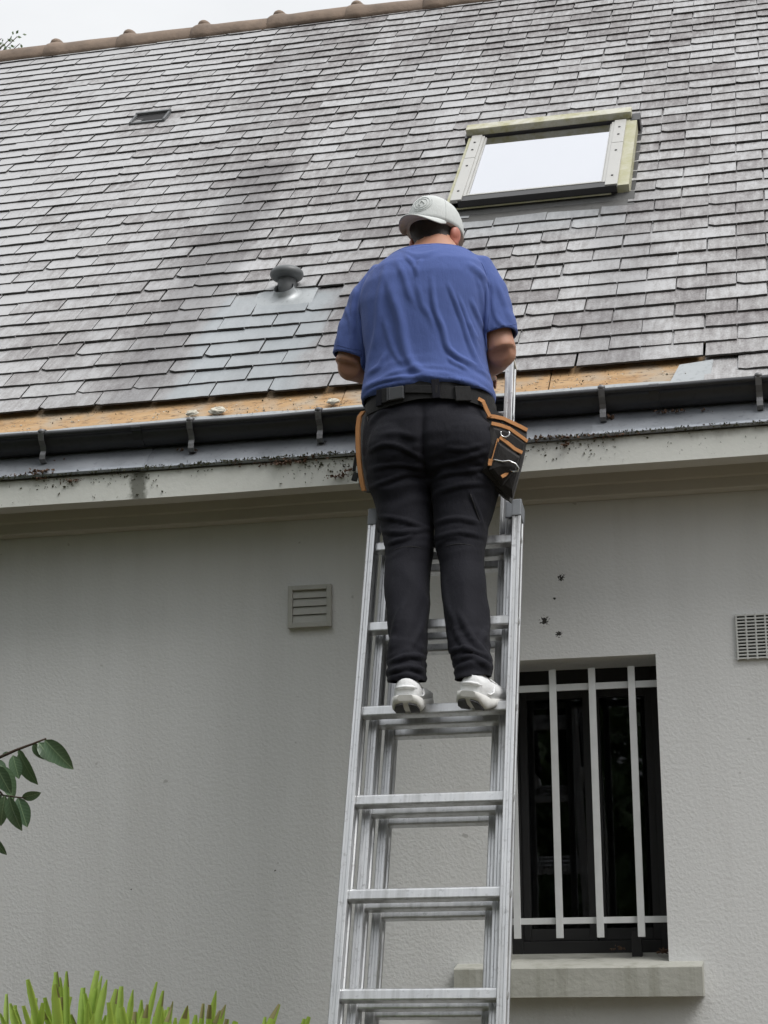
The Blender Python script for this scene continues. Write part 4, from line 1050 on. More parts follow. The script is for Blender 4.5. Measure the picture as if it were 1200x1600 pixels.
# ------------------------------------------------------------------ shoes
def shoe(A, yaw, pitch, roll, mirror):
    R_ = Matrix.Rotation(yaw, 3, 'Z') @ Matrix.Rotation(pitch, 3, 'X') @ Matrix.Rotation(roll, 3, 'Y')
    def T(x, y, z): return A+R_ @ Vector((x, y, z))     # y: 0 heel back -> .30 toe ; z: 0 sole bottom
    b = MB(); rings = []
    for y, w, h0, h1 in ((.004, .022, .030, .060), (.006, .032, .022, .094), (.035, .038, .016, .100), (.07, .038, .016, .096), (.11, .036, .016, .080), (.15, .040, .016, .070), (.20, .047, .016, .060), (.25, .046, .018, .050), (.285, .036, .022, .042), (.300, .020, .026, .036)):
        hh = (h1-h0)/2; rr = []
        for k in range(20):
            t = 2*math.pi*k/20; cx_, cz_ = math.cos(t), math.sin(t)
            rr.append(T(w*math.copysign(abs(cx_)**.75, cx_)*(1-.25*max(0, cz_)), y, h0+hh+hh*math.copysign(abs(cz_)**.8, cz_)))
        rings.append(rr)
    b.loft(rings)
    s = pp(b, 'shoe', MAT['shoe'])
    # sole: flared midsole with heel bevel
    b = MB(); rings = []
    for y, w, z0, z1 in ((-.014, .022, .034, .048), (-.010, .034, .026, .047), (.010, .042, .010, .041), (.036, .044, .0, .036), (.07, .042, .0, .028), (.12, .038, .002, .026), (.17, .046, .0, .025), (.22, .051, .0, .025), (.27, .044, .004, .026), (.298, .026, .012, .028), (.306, .012, .018, .028)):
        rings.append([T(a, y, z) for a, z in ((-w*.86, z0), (w*.86, z0), (w, z0+.006), (w*.96, z1), (w*.7, z1+.002), (-w*.7, z1+.002), (-w*.96, z1), (-w, z0+.006))])
    b.loft(rings, smooth=True); so_ = pp(b, 'shoe_sole', MAT['sole'])
    for sx in (-1, 1):       # dark rubber pads on the heel
        W_ = [(.008, .040, .0005), (.034, .040, .0005), (.036, .014, .0095), (.030, -.004, .0235), (.018, -.0095, .0275), (.008, -.0105, .0285)]
        b = MB(); o1 = [T(sx*w, y-.0050, z-.0052) for w, y, z in W_]; o2 = [T(sx*w, y+.004, z+.004) for w, y, z in W_]
        b.loft([o1, o2], smooth=False); pp(b, 'sole_pad', MAT['insert'])
    b = MB(); b.tube([T(-.030, .012, .066), T(-.02, .004, .070), T(0, -.0005, .072), T(.02, .004, .070), T(.030, .012, .066)], .005, 8); pp(b, 'heel_collar', MAT['shoe'])
    b = MB(); b.tube([T(.033, .04, .045), T(.040, .06, .040), T(.041, .085, .045), T(.036, .10, .060)], .0028, 6); b.tube([T(-.033, .04, .045), T(-.040, .06, .040), T(-.041, .085, .045), T(-.036, .10, .060)], .0028, 6); tag(pp(b, 'heel_overlay', MAT['shoe']), kind='stuff')
    for k in range(4):
        b = MB(); y = .12+.022*k; z = .083-.006*k; b.tube([T(-.022, y, z-.008), T(0, y+.004, z+.002), T(.022, y, z-.008)], .003, 6); pp(b, 'lace', MAT['shoe'])
RT3 = ladder_pt(0, 0, RK0+RSP*9+.0165)
print('rung top', RT3, AL, AR)
shoe(at(635, 1113, 5.168), math.radians(4), math.radians(13), 0, -1)
shoe(at(732, 1107, 5.172), math.radians(-11), math.radians(10), math.radians(9), 1)
# ------------------------------------------------------------------ cap, worn back to front
def cp(x, y, z): return hd(x, y-.006, z+.018)
b = MB(); rings = []
ca, cb = .0885, .106
for k in range(11):
    t = k/10; z = -.018+.106*math.sin(t*math.pi/2); r = (1-(max(0, t))**2.6)**.5 if t < 1 else .03
    r = math.cos(t*math.pi/2)**.52 if t < .995 else .04
    rr = []
    for q in range(48):
        a = 2*math.pi*q/48; bulge = 1+.010*abs(math.cos(3*a))
        # the high front panel (towards -y) stands more upright
        up = max(0, -math.sin(a)); rz = z+.014*up*sstep(0, .6, t)*(1-t*.4)-.010*max(0, math.sin(a))
        rr.append(cp(ca*r*bulge*math.cos(a), cb*r*bulge*math.sin(a)*(1+.05*up*sstep(0, .5, t)), rz))
    rings.append(rr)
b.loft(rings); cap = pp(b, 'cap', MAT['cap'])
for q in range(6):        # panel seams
    a = math.pi/6+q*math.pi/3; b = MB(); pts = []
    for k in range(11):
        i_ = int(round(a/(2*math.pi)*48)) % 48; pts.append(rings[k][i_]+(rings[k][i_]-cp(0, 0, .02)).normalized()*.0004)
    b.tube(pts, .0011, 6); pp(b, 'cap_seam', MAT['cap'])
b = MB(); b.ell(cp(0, 0, .0935), (.008, .008, .004), HM, 10, 6); pp(b, 'cap_button', MAT['cap'])
b = MB(); rings = []
for k in range(25):
    ph = math.radians(-62+124*k/24); cs, sn = math.cos(ph), math.sin(ph)
    ext = .060*max(0, (cs-.46)/.54)**.7
    top, bot = [], []
    for j in range(6):
        u_ = j/5; x = (ca*.985+0*u_)*sn*(1+.02*u_); y = -(cb*.985)*cs-ext*u_
        fe = (ext/.060)**.45; z = -.015-fe*(.010*u_+.026*(abs(sn)**2.0)*u_)
        z += -.009*u_*u_*fe
        top.append(cp(x, y, z+.0022)); bot.append(cp(x, y, z-.0022))
    rings.append(top+bot[::-1])
b.loft(rings); pp(b, 'cap_brim', MAT['cap'])
# round raised emblem on the cap's front panel (faces the camera)
capb = [None]
me_c = cap.data; bvc = BVHTree.FromPolygons([v.co[:] for v in me_c.vertices], [p_.vertices[:] for p_ in me_c.polygons])
fdir = HM @ Vector((.10, -1, 0)); fdir.normalize(); upv = HM @ Vector((0, 0, 1)); lat = fdir.cross(upv).normalized()
ec = cp(0, 0, .042)
def on_cap(u, w, off=.0012):
    o = ec+lat*u+upv*w; h = bvc.ray_cast(o+fdir*.3, -fdir)
    return h[0]+h[1]*off if h[0] is not None else o+fdir*.1
for r_, a0, a1, th_ in ((.027, 0, 360, .0009), (.019, 0, 360, .0009), (.033, 150, 320, .0008)):
    b = MB(); n_ = 40; b.tube([on_cap(r_*math.cos(math.radians(a0+(a1-a0)*k/n_)), r_*.95*math.sin(math.radians(a0+(a1-a0)*k/n_))) for k in range(n_+1)], th_, 6); pp(b, 'cap_emblem', MAT['cap'])
b = MB(); b.tube([on_cap(-.010, -.004), on_cap(0, .010), on_cap(.010, -.002), on_cap(.004, -.010)], .0018, 6); pp(b, 'cap_emblem', MAT['cap'])
# ------------------------------------------------------------------ tool belt with two pouches
belt = empty('tool_belt', (-1.11, 5.46, 3.45)); tag(belt, 'black tool belt with orange-trimmed pouches round the man\'s waist', 'tool belt')
def bp(mb, name, mat, parent=None): return mb.build(name, mat, parent or belt, world=True)
def waist(t, z=0, off=0):
    """point on the belt line, t=0 at the back centre, + towards the right hip"""
    a = -math.pi/2+t; c = Vector((-1.112, 5.46, 3.430+z)); off += .005
    return c+Vector(((.196+off)*math.copysign(abs(math.cos(a))**.86, math.cos(a)), (.160+off)*math.copysign(abs(math.sin(a))**.86, math.sin(a)), 0))
def wn_(t): return Vector((math.sin(t)/.19, -math.cos(t)/.155, 0)).normalized()
b = MB(); rings = []
for k in range(65):
    t = 2*math.pi*k/64; z = -.012-.018*abs(math.sin(t))+.004*math.sin(t*3); p_ = waist(t, z); n_ = wn_(t)*.0022; h = Vector((0, 0, .021))
    rings.append([p_-n_-h, p_+n_-h, p_+n_+h, p_-n_+h])
b.loft(rings, cap=False, smooth=False); bp(b, 'strap', MAT['webbing'])
b = MB(); rings = []
for k in range(65):
    t = 2*math.pi*k/64; z = .004-.016*abs(math.sin(t)); p_ = waist(t, z, -.004); n_ = wn_(t)*.002; h = Vector((0, 0, .020))
    rings.append([p_-n_-h, p_+n_-h, p_+n_+h, p_-n_+h])
b.loft(rings, cap=False, smooth=False); pp(b, 'waistband', MAT['webbing'])
def on_belt(t, z, off, size, bev=.002, rot=0, name='loop', mat=None, par=None):
    b = MB(); n_ = wn_(t); tx = Vector((-n_.y, n_.x, 0)); R_ = Matrix((tx, n_, Vector((0, 0, 1)))).transposed() @ Matrix.Rotation(rot, 3, 'Y')
    b.box(waist(t, z)+n_*off, size, R_, bev); return bp(b, name, mat or MAT['webbing'], par)
on_belt(-.30, -.010, .007, (.052, .012, .040), .003, 0, 'buckle', MAT['buckle'])
on_belt(-.47, -.010, .006, (.030, .010, .046), .002, 0, 'buckle_socket', MAT['webbing'])
for q in (-.395, -.43): on_belt(q, -.010, .010, (.004, .010, .040), .001, 0, 'buckle_slot', MAT['buckle'])
on_belt(-.62, -.012, .005, (.024, .008, .052), .002, .05, 'belt_loop', MAT['trouser'])
on_belt(.20, -.006, .005, (.024, .008, .060), .002, -.06, 'belt_loop', MAT['trouser'])
on_belt(.02, -.004, .004, (.10, .006, .026), .002, .10, 'strap_tail', MAT['webbing'])
on_belt(.62, -.020, .006, (.05, .010, .046), .002, -.1, 'belt_loop', MAT['webbing'])
# right pouch: an open nylon holster hanging off the right hip
def quadpanel(name, pts, th, mat, par=None, bulge=0.0, nrm=None):
    """pts: outline (px,py,Y) -> thin panel with thickness, puffed by bulge"""
    P = [at(*q) for q in pts]; c = sum(P, Vector())/len(P)
    n_ = nrm or (P[1]-P[0]).cross(P[-1]-P[0]).normalized()
    if n_.y > 0: n_ = -n_
    b = MB(); rings = []
    for f_, o_ in ((1, 0), (1, th), (.82, th+bulge*.75), (.45, th+bulge)): rings.append([c+(p_-c)*f_+n_*o_ for p_ in P])
    b.loft(rings, smooth=False); return bp(b, name, mat, par), n_
RPO = [(766, 664, 5.335), (794, 672, 5.36), (822, 692, 5.40), (818, 712, 5.40), (812, 735, 5.40), (800, 779, 5.41), (786, 770, 5.39), (768, 752, 5.355), (753, 737, 5.33), (755, 715, 5.325), (761, 690, 5.325)]
pouch, pn = quadpanel('pouch', RPO, .006, MAT['nylon'], None, .016)
tag(pouch, 'black pouch with orange trim and steel ring on the right hip')
# its deep body behind the front panel
b = MB(); P = [at(*q) for q in RPO]; rings = [[p_+Vector((-.01, .012, .0)) for p_ in P], [p_+Vector((-.012, .075, .004)) for p_ in P]]
b.loft(rings, smooth=False); bp(b, 'pouch_body', MAT['nylon'], pouch)
b = MB(); P2 = [at(*q) for q in ((760, 651, 5.37), (786, 655, 5.40), (823, 673, 5.44), (822, 694, 5.43), (794, 676, 5.40), (764, 668, 5.37))]
b.loft([[p_ for p_ in P2], [p_+Vector((0, .006, 0)) for p_ in P2]], smooth=False); bp(b, 'pouch_back', MAT['nylon'], pouch)
def trim(pts, w=.011, name='trim', par=None, lift=.012, mat=None, th=.005):
    b = MB(); P = [at(*q)+pn*lift for q in pts]; ps = []
    for i, p_ in enumerate(P):
        t = (P[min(i+1, len(P)-1)]-P[max(i-1, 0)]).normalized(); ps.append((p_, t.cross(pn), pn))
    b.band(ps, w, th); return bp(b, name, mat or MAT['orange'], par or pouch)
trim([(760, 651, 5.37), (772, 652, 5.38), (786, 655, 5.40), (805, 664, 5.42), (823, 673, 5.44)], .012, lift=.004)
trim([(766, 664, 5.335), (780, 667, 5.348), (794, 672, 5.36), (808, 682, 5.38), (822, 692, 5.40)], .011)
trim([(745, 623, 5.36), (754, 628, 5.36), (759, 640, 5.365), (765, 652, 5.37)], .012, lift=.004)
trim([(777, 688, 5.345), (788, 696, 5.355), (800, 706, 5.37), (812, 712, 5.385)], .011, lift=.024)
trim([(775, 690, 5.342), (770, 708, 5.34), (766, 722, 5.338), (763, 731, 5.338)], .007, lift=.022)
trim([(763, 722, 5.335), (762, 728, 5.335), (762, 732, 5.335)], .013, lift=.023)
trim([(780, 749, 5.35), (786, 746, 5.36), (791, 739, 5.365)], .010, lift=.022)
trim([(806, 712, 5.385), (798, 728, 5.375), (793, 738, 5.37)], .009, lift=.023, name='strap', mat=MAT['webbing'])
quadpanel('front_pocket', [(777, 690, 5.322), (812, 714, 5.36), (806, 735, 5.36), (784, 760, 5.36), (764, 734, 5.318)], .004, MAT['nylon'], pouch, .010)
b = MB(); c = at(786, 680, 5.345)+pn*.018
b.tube([c+Vector((.014*math.cos(t), 0, .012*math.sin(t)-.002))+pn*.004*math.sin(t*.5) for t in [math.radians(150+240*k/16) for k in range(17)]], .0022, 8); bp(b, 'ring', MAT['steel'], pouch)
b = MB(); b.tube([at(x, y, Y)+pn*o for x, y, Y, o in ((768, 722, 5.33, .020), (781, 726, 5.345, .026), (790, 726, 5.35, .032), (800, 731, 5.36, .034), (805, 738, 5.362, .034), (804, 742, 5.362, .032), (798, 742, 5.36, .026), (792, 738, 5.36, .020))], .0026, 8); bp(b, 'hammer_loop', MAT['steel'], pouch)
b = MB(); ps = [at(x, y, 5.40) for x, y in ((748, 628), (765, 640), (778, 652), (786, 656))]
b.band([(p_, (0, .3, 1), (0.4, -1, .2)) for p_ in ps], .034, .006); bp(b, 'hanger', MAT['webbing'], pouch)
# left pouch seen edge on
LPO = [(572, 641, 5.40), (559, 648, 5.46), (556, 700, 5.46), (562, 760, 5.46), (570, 769, 5.42), (580, 766, 5.36), (577, 700, 5.34), (576, 655, 5.35)]
b = MB(); P = [at(*q) for q in LPO]; b.loft([[p_+Vector((-.002, 0, 0)) for p_ in P], [p_+Vector((.020, .02, 0)) for p_ in P]], smooth=False)
lp_ = bp(b, 'pouch', MAT['nylon']); tag(lp_, 'narrow black pouch with orange edge on the left hip')
b = MB(); ps = [at(x, y, 5.37) for x, y in ((568, 643), (562, 651), (559.5, 668), (559.5, 690), (560.5, 712), (563, 735), (566, 755), (569, 767))]
b.band([(p_, (1, -.25, 0), (-.2, -1, 0)) for p_ in ps], .0135, .010); bp(b, 'trim', MAT['orange'], lp_)
b = MB(); ps = [at(x, y, 5.46) for x, y in ((558, 708), (555, 722), (553, 736))]
b.band([(p_, (1, 0, 0), (0, -1, 0)) for p_ in ps], .010, .004); bp(b, 'side_strap', MAT['webbing'], lp_)
b = MB(); b.box(at(555, 745, 5.46), (.018, .010, .028), Matrix.Rotation(.3, 3, 'Y'), .003); bp(b, 'side_buckle', MAT['black'], lp_)
# ================================================================== PLANTS
def leaf_mesh(name, L, Wd, fold=.25, droop=.25, mat=None, n=7):
    bm = bmesh.new(); rows = []
    for k in range(n+1):
        t = k/n; w = Wd/2*(math.sin(math.pi*min(1, t*.96+.02))**.75)*(1-.25*t) if 0 < k < n else .0006
        y = L*t; z = -droop*L*t*t
        rows.append([bm.verts.new((-w, y, z+fold*w)), bm.verts.new((-w*.5, y, z+fold*w*.32)), bm.verts.new((0, y, z)), bm.verts.new((w*.5, y, z+fold*w*.32)), bm.verts.new((w, y, z+fold*w))])
    for a, b in zip(rows, rows[1:]):
        for i in range(4): f = bm.faces.new((a[i], a[i+1], b[i+1], b[i])); f.smooth = True
    me = bpy.data.meshes.new(name); bm.to_mesh(me); bm.free(); me.materials.append(mat); return me
def orient(d, up=Vector((0, 0, 1)), roll=0):
    d = Vector(d).normalized(); x = d.cross(up)
    if x.length < 1e-3: x = Vector((1, 0, 0))
    x.normalize(); z = x.cross(d)
    return (Matrix((x, d, z)).transposed() @ Matrix.Rotation(roll, 3, 'Y'))
# ---- camellia at the left edge: trunk and mass outside the frame, one sprig in view
CY = 3.55
cam_root = empty('camellia_bush', (-2.75, CY, 0)); tag(cam_root, 'glossy dark green shrub with a leafy sprig at the left edge', 'shrub')
b = MB(); b.tube([(-2.75, CY, 0), (-2.72, CY+.02, .6), (-2.66, CY, 1.3), (-2.6, CY, 2.0), (-2.62, CY+.05, 2.9)], [.05, .045, .035, .025, .01], 10)
for e in ((-3.1, CY+.3, 2.4), (-2.5, CY-.4, 2.3), (-3.2, CY-.3, 2.0), (-2.6, CY+.5, 2.6)): b.tube([(-2.66, CY, 1.3), ((-2.66+e[0])/2-.02, (CY+e[1])/2, (1.3+e[2])/2+.08), e], [.022, .016, .006], 8)
b.build('trunk', MAT['twig'], cam_root, world=True)
sprig = [at(-260, 1250, CY), at(-120, 1215, CY), at(-20, 1192, CY), at(25, 1172, CY), at(52, 1162, CY), at(72, 1154, CY)]
b = MB(); b.tube([Vector((-2.66, CY, 1.45))]+sprig, [.010, .008, .006, .0035, .003, .0024, .0018], 8)
sp2 = [at(-20, 1192, CY), at(-8, 1228, CY-.01), at(5, 1243, CY-.02), at(22, 1245, CY-.03), at(40, 1247, CY-.03)]
b.tube(sp2, [.003, .0025, .002, .0016, .0012], 8)
b.build('branch', MAT['twig'], cam_root, world=True)
cml = [leaf_mesh('leaf', .075, .040, .30, .25, MAT['camellia']), leaf_mesh('leaf', .068, .042, .2, .15, MAT['camellia']), leaf_mesh('leaf', .06, .034, .4, .35, MAT['camellia'])]
def px_leaf(p0, p1, Y, vi, roll, dy=.0, sc=None):
    a = at(*p0, Y); c = at(*p1, Y)+Vector((0, dy, 0)); d = c-a
    o = bpy.data.objects.new('leaf', cml[vi]); COL.objects.link(o)
    L = (.075, .068, .06)[vi]; s = d.length/L
    o.matrix_basis = Matrix.Translation(a) @ (orient(d, Vector((0, -1, .25)), roll)).to_4x4() @ Matrix.Scale(s, 4)
    unparent_keep(o, cam_root)
for q in [((70, 1156), (109, 1200), CY, 0, .15), ((60, 1160), (84, 1190), CY+.01, 1, -.3), ((30, 1174), (49, 1227), CY, 0, .5), ((20, 1180), (29, 1216), CY-.02, 1, -.2), ((14, 1176), (-4, 1182), CY, 2, .6), ((28, 1172), (38, 1184), CY+.01, 2, .2),
          ((2, 1196), (22, 1246), CY-.03, 0, -.4), ((34, 1246), (63, 1241), CY-.03, 1, .9), ((14, 1244), (26, 1298), CY-.04, 0, .3), ((28, 1246), (42, 1291), CY-.03, 1, -.25), ((4, 1240), (-8, 1262), CY-.02, 2, .4), ((-8, 1310), (5, 1336), CY-.02, 2, .3), ((0, 1215), (-16, 1250), CY, 0, .1), ((-6, 1196), (14, 1240), CY-.05, 1, .2), ((52, 1161), (68, 1188), CY+.015, 2, .4), ((8, 1243), (-2, 1290), CY-.03, 0, -.2), ((-4, 1186), (8, 1212), CY+.01, 1, -.6)]: px_leaf(*q)
rd = random.Random(5); vv, ff = [], []
lv = [([v.co.copy() for v in m_.vertices], [tuple(p_.vertices) for p_ in m_.polygons]) for m_ in [leaf_mesh('tmp', .085, .040, .3, .25, MAT['camellia'], 3)]]
for k in range(5200):
    while True:
        q = Vector((rd.uniform(-1, 1), rd.uniform(-1, 1), rd.uniform(-1, 1)))
        if q.length < 1: break
    q = q*(.55+.45*q.length**.3)
    c = Vector((-3.02+q.x*.92, CY+.05+q.y*.80, 1.85+q.z*1.35))
    if noise.noise(c*3.1) < -.12: continue
    if proj(c+Vector((.07, .03, 0)))[0] > -25: continue
    Mx = Matrix.Translation(c) @ orient((rd.uniform(-1, 1), rd.uniform(-1, 1), rd.uniform(-1.1, .4)), roll=rd.uniform(-1, 1)).to_4x4()
    o0 = len(vv); vv.extend(Mx @ v for v in lv[0][0]); ff.extend(tuple(a+o0 for a in f) for f in lv[0][1])
me = bpy.data.meshes.new('crown'); me.from_pydata(vv, [], ff); me.materials.append(MAT['camellia']); o = link('crown', me, None, None, True); unparent_keep(o, cam_root); tag(o, kind='stuff')
# ---- fan palm whose leaf tips reach the bottom edge
PY = 4.3
palm = empty('fan_palm', (at(180, 1600, PY).x, PY, 0)); tag(palm, 'bright green fan palm with pointed leaf tips in front of the wall', 'palm')
b = MB(); c0 = Vector(palm.location); b.tube([c0, c0+Vector((.02, 0, .3)), c0+Vector((0, .02, .62))], [.13, .12, .09], 12); b.build('trunk', MAT['bark'], palm, world=True)
def frond(tip_px, hub, R_, n, spread, mat, tilt, seed):
    """hub: world point where the blades meet; blades fan up towards the camera-facing plane"""
    rd = random.Random(seed); b = MB(); e = c0+Vector((0, 0, .6))
    b.tube([e, e.lerp(hub, .5)+Vector((0, 0, .06)), hub], [.010, .007, .005], 6)
    for k in range(n):
        a = math.radians(90-spread/2+spread*k/(n-1)+rd.uniform(-5, 5)+tilt); L = R_*(.86+.14*math.sin(math.pi*k/(n-1)))*rd.uniform(.84, 1.04)
        d = Vector((math.cos(a), rd.uniform(-.12, .12), math.sin(a))).normalized(); side = d.cross(Vector((0, 1, 0))).normalized()
        bend = rd.uniform(-.04, .12); w = .0098*rd.uniform(.75, 1.2); rows = []
        cutt = rd.choice((.30, .45, .6, .12))
        for t in (0, .3, .6, .82, .93, 1.0):
            ww = w*(.45+.62*t if t < .9 else (.86 if t < .95 else cutt)); ctr = hub+d*L*t+Vector((0, -1, -.3))*bend*t*t
            rows.append([ctr-side*ww+Vector((0, -.007, 0))*ww/w, ctr+Vector((0, .004, 0)), ctr+side*ww+Vector((0, -.007, 0))*ww/w])
        v_ = [[b.bm.verts.new(p_) for p_ in r] for r in rows]
        for r1_, r2_ in zip(v_, v_[1:]):
            for i in range(2): f = b.bm.faces.new((r1_[i], r1_[i+1], r2_[i+1], r2_[i])); f.smooth = True; f.material_index = 1 if (r2_ is v_[-1] and rd.random() < .12) else 0
    return b.build('frond', [mat, MAT['palm_dry']], palm, world=True)
fr = [((40, 1524), 40, PY-.1), ((8, 1545), 50, PY-.04), ((75, 1540), 50, PY+.05), ((100, 1532), 40, PY-.02), ((134, 1528), 36, PY-.08), ((165, 1538), 50, PY+.06), ((195, 1544), 44, PY), ((228, 1550), 30, PY-.06), ((262, 1560), 44, PY+.04), ((285, 1548), 36, PY-.03), ((315, 1556), 50, PY+.05), ((345, 1563), 44, PY+.02), ((-20, 1550), 50, PY), ((378, 1566), 40, PY), ((410, 1574), 46, PY+.05), ((440, 1582), 50, PY+.03), ((466, 1584), 40, PY+.06)]
for i, (tp, sp_, Y) in enumerate(fr):
    tip = at(tp[0], tp[1]-9, Y); R_ = .50; tl = (tp[0]-190)*-.055+random.Random(i).uniform(-7, 7)
    hub = tip-Vector((-math.sin(math.radians(tl)), 0, math.cos(math.radians(tl))))*R_
    frond(tp, hub, R_, 15, sp_+22, MAT['palm'], tl, i+3)
# ---- trees
def tree(name, label, base, h, R_, nleaf, seed, group=None, low=.35, leaf=.11, dens=-.08, clip=None):
    rd = random.Random(seed); base = Vector(base); t = empty(name, base); tag(t, label, 'tree', group)
    b = MB(); top = base+Vector((rd.uniform(-.2, .2), rd.uniform(-.2, .2), h*.93))
    pts = [base, base.lerp(top, .3)+Vector((rd.uniform(-.1, .1), rd.uniform(-.1, .1), 0)), base.lerp(top, .65), top]; r0 = h*.022
    b.tube(pts, [r0, r0*.75, r0*.4, .008], 10)
    cz = base.z+h*(low+1)/2; hz_ = h*(1-low)/2
    for k in range(14):
        s_ = base.lerp(top, rd.uniform(low*.9, .85)); a = rd.uniform(0, 6.28); e = Vector((base.x+math.cos(a)*R_*.75, base.y+math.sin(a)*R_*.75, min(base.z+h*.97, s_.z+rd.uniform(.1, .35)*R_*1.4)))
        b.tube([s_, s_.lerp(e, .5)+Vector((0, 0, .1)), e], [r0*.3, r0*.2, .006], 6)
    b.build('trunk', MAT['bark'], t, world=True)
    vv, ff = [], []
    clumps = []
    for k in range(46):
        while True:
            q = Vector((rd.uniform(-1, 1), rd.uniform(-1, 1), rd.uniform(-1, 1)))
            if .25 < q.length < 1: break
        clumps.append((Vector((base.x+q.x*R_, base.y+q.y*R_, cz+q.z*hz_)), rd.uniform(.22, .42)*R_))
    for k in range(nleaf):
        cc, cr_ = clumps[rd.randrange(len(clumps))]
        c = cc+Vector((rd.gauss(0, 1), rd.gauss(0, 1), rd.gauss(0, .8)))*cr_*.5
        if clip and not clip(c): continue
        R3_ = orient((rd.uniform(-1, 1), rd.uniform(-1, 1), rd.uniform(-1, .5)), roll=rd.uniform(-2, 2)); L = leaf*rd.uniform(.7, 1.3); w = L*.5
        o0 = len(vv)
        for (x, y, z) in ((0, 0, 0), (w*.5, L*.45, .02*L), (0, L, -.1*L), (-w*.5, L*.45, .02*L)): vv.append(c+R3_ @ Vector((x, y, z)))
        ff.append((o0, o0+1, o0+2, o0+3))
    me = bpy.data.meshes.new('crown'); me.from_pydata(vv, [], ff); me.materials.append(MAT['treeleaf']); o = link('crown', me); unparent_keep(o, t)
    return t
tp = at(6, 62, 15.5)
bt = tree('garden_tree', 'tree behind the house, its twig tips just above the ridge', (tp.x-1.3, 15.5, 0), tp.z-.9, 1.2, 5200, 21, low=.45, leaf=.13, clip=lambda c: proj(c)[0] < -30 or proj(c)[1] > 130)
b = MB(); rdt = random.Random(4); fork = Vector((tp.x-1.0, 15.5, tp.z-1.3)); tips = [at(q[0], q[1], 15.5+q[2]) for q in ((4, 70, .1), (16, 60, 0), (27, 57, -.1), (31, 68, .15), (9, 82, .2), (22, 76, 0), (2, 60, .1))]
vv, ff = [], []
for q in tips:
    mid_ = fork.lerp(q, .55)+Vector((0, 0, .12)); b.tube([fork, mid_, q], [.016, .009, .004], 6)
    for k in range(15):
        c = mid_.lerp(q, rdt.uniform(.45, 1.03))+Vector((rdt.gauss(0, .03), rdt.gauss(0, .03), rdt.gauss(0, .03))); R3_ = orient((rdt.uniform(-1, 1), rdt.uniform(-1, 1), rdt.uniform(-.8, .8)), roll=rdt.uniform(-2, 2)); L = .05; o0 = len(vv)
        for (x, y, z) in ((0, 0, 0), (L*.28, L*.45, 0), (0, L, 0), (-L*.28, L*.45, 0)): vv.append(c+R3_ @ Vector((x, y, z)))
        ff.append((o0, o0+1, o0+2, o0+3))
b.build('twig', MAT['twig'], bt, world=True)
me = bpy.data.meshes.new('twig_leaves'); me.from_pydata(vv, [], ff); me.materials.append(MAT['treeleaf']); o = link('twig_leaves', me); unparent_keep(o, bt); tag(o, kind='stuff')
for i, (x, y, h, R_) in enumerate(((3.2, -9.5, 7.0, 2.6), (7.8, -10.0, 7.2, 2.8), (-1.4, -8.5, 8.5, 2.9), (-6.5, -6.0, 8.8, 3.2), (-5.7, 1.5, 8.0, 2.3), (-5.2, 3.7, 5.6, 1.9))):  # the last three are unseen, added to darken the left wall
    tree('garden_tree', ['leafy tree mirrored in the left part of the barred window', 'leafy tree mirrored in the right part of the barred window', 'tall tree mirrored behind the ladder in the window', 'unseen tall spreading tree added to shade the left wall', 'unseen broad tree added to block sky light left of the camellia shrub', 'unseen dense tree added to shade the left end of the wall'][i], (x, y, 0), h, R_, 12000 if i < 3 else 7000, 40+i, 'garden trees facing the house', low=.06, leaf=.32 if i < 3 else .24)
# ================================================================== SMALL DEBRIS
rd = random.Random(11)
def litter(name, label, spots, mat, nper, size, kindstuff=True, flat=False):
    vv, ff = [], []
    for (c, spread, n_) in spots:
        for k in range(n_):
            p_ = Vector(c)+Vector((rd.gauss(0, spread[0]), rd.gauss(0, spread[1]), abs(rd.gauss(0, spread[2])) if spread[2] > 0 else -abs(rd.gauss(0, -spread[2]))))
            R3_ = orient((rd.uniform(-1, 1), rd.uniform(-1, 1), rd.uniform(-.6, .6)), roll=rd.uniform(-3, 3)); L = size*rd.uniform(.5, 1.5); w = L*rd.uniform(.35, .8); o0 = len(vv)
            for (x, y, z) in ((-w/2, 0, 0), (w/2, 0, .2*w), (w/2, L, -.2*w), (-w/2, L, .15*w), (-w/2, 0, -.25*w), (w/2, 0, -.15*w), (w/2, L, -.5*w), (-w/2, L, -.2*w)): vv.append(p_+R3_ @ Vector((x, y, z)))
            ff += [tuple(o0+i for i in f) for f in ((0, 1, 2, 3), (7, 6, 5, 4), (0, 4, 5, 1), (1, 5, 6, 2), (2, 6, 7, 3), (3, 7, 4, 0))]
    me = bpy.data.meshes.new(name); me.from_pydata(vv, [], ff); me.materials.append(mat); o = link(name, me); tag(o, label, name.replace('_', ' '), kind='stuff'); return o
YD = YE-.010
sp_ = []
for (px_, py_, sx, n_) in ((36, 744, .035, 60), (60, 738, .02, 45), (63, 748, .008, 14), (108, 752, .02, 16), (440, 724, .06, 60), (470, 717, .04, 40), (530, 745, .016, 26), (545, 735, .01, 8), (370, 725, .015, 10), (560, 712, .04, 14)): sp_.append((at(px_, py_, YD), (sx, .004, .004), n_))
for (px_, py_, sx, n_) in ((955, 655, .012, 26), (1025, 648, .03, 8), (1060, 645, .03, 8), (1105, 645, .015, 7), (300, 705, .05, 8), (100, 722, .02, 6)): sp_.append((at(px_, py_, YE+.045)+Vector((0, 0, .004)), (sx, .006, .004), n_))
for (px_, py_, sx, n_) in ((850, 686, .035, 60), (900, 684, .05, 60), (885, 695, .006, 22), (970, 680, .04, 36), (1080, 668, .06, 20), (830, 690, .015, 6)): sp_.append((at(px_, py_, YD), (sx, .003, .004), n_))
litter('dead_leaves', 'brown dead leaf crumbs caught on the zinc eave edge', sp_, MAT['deadleaf'], 0, .008)
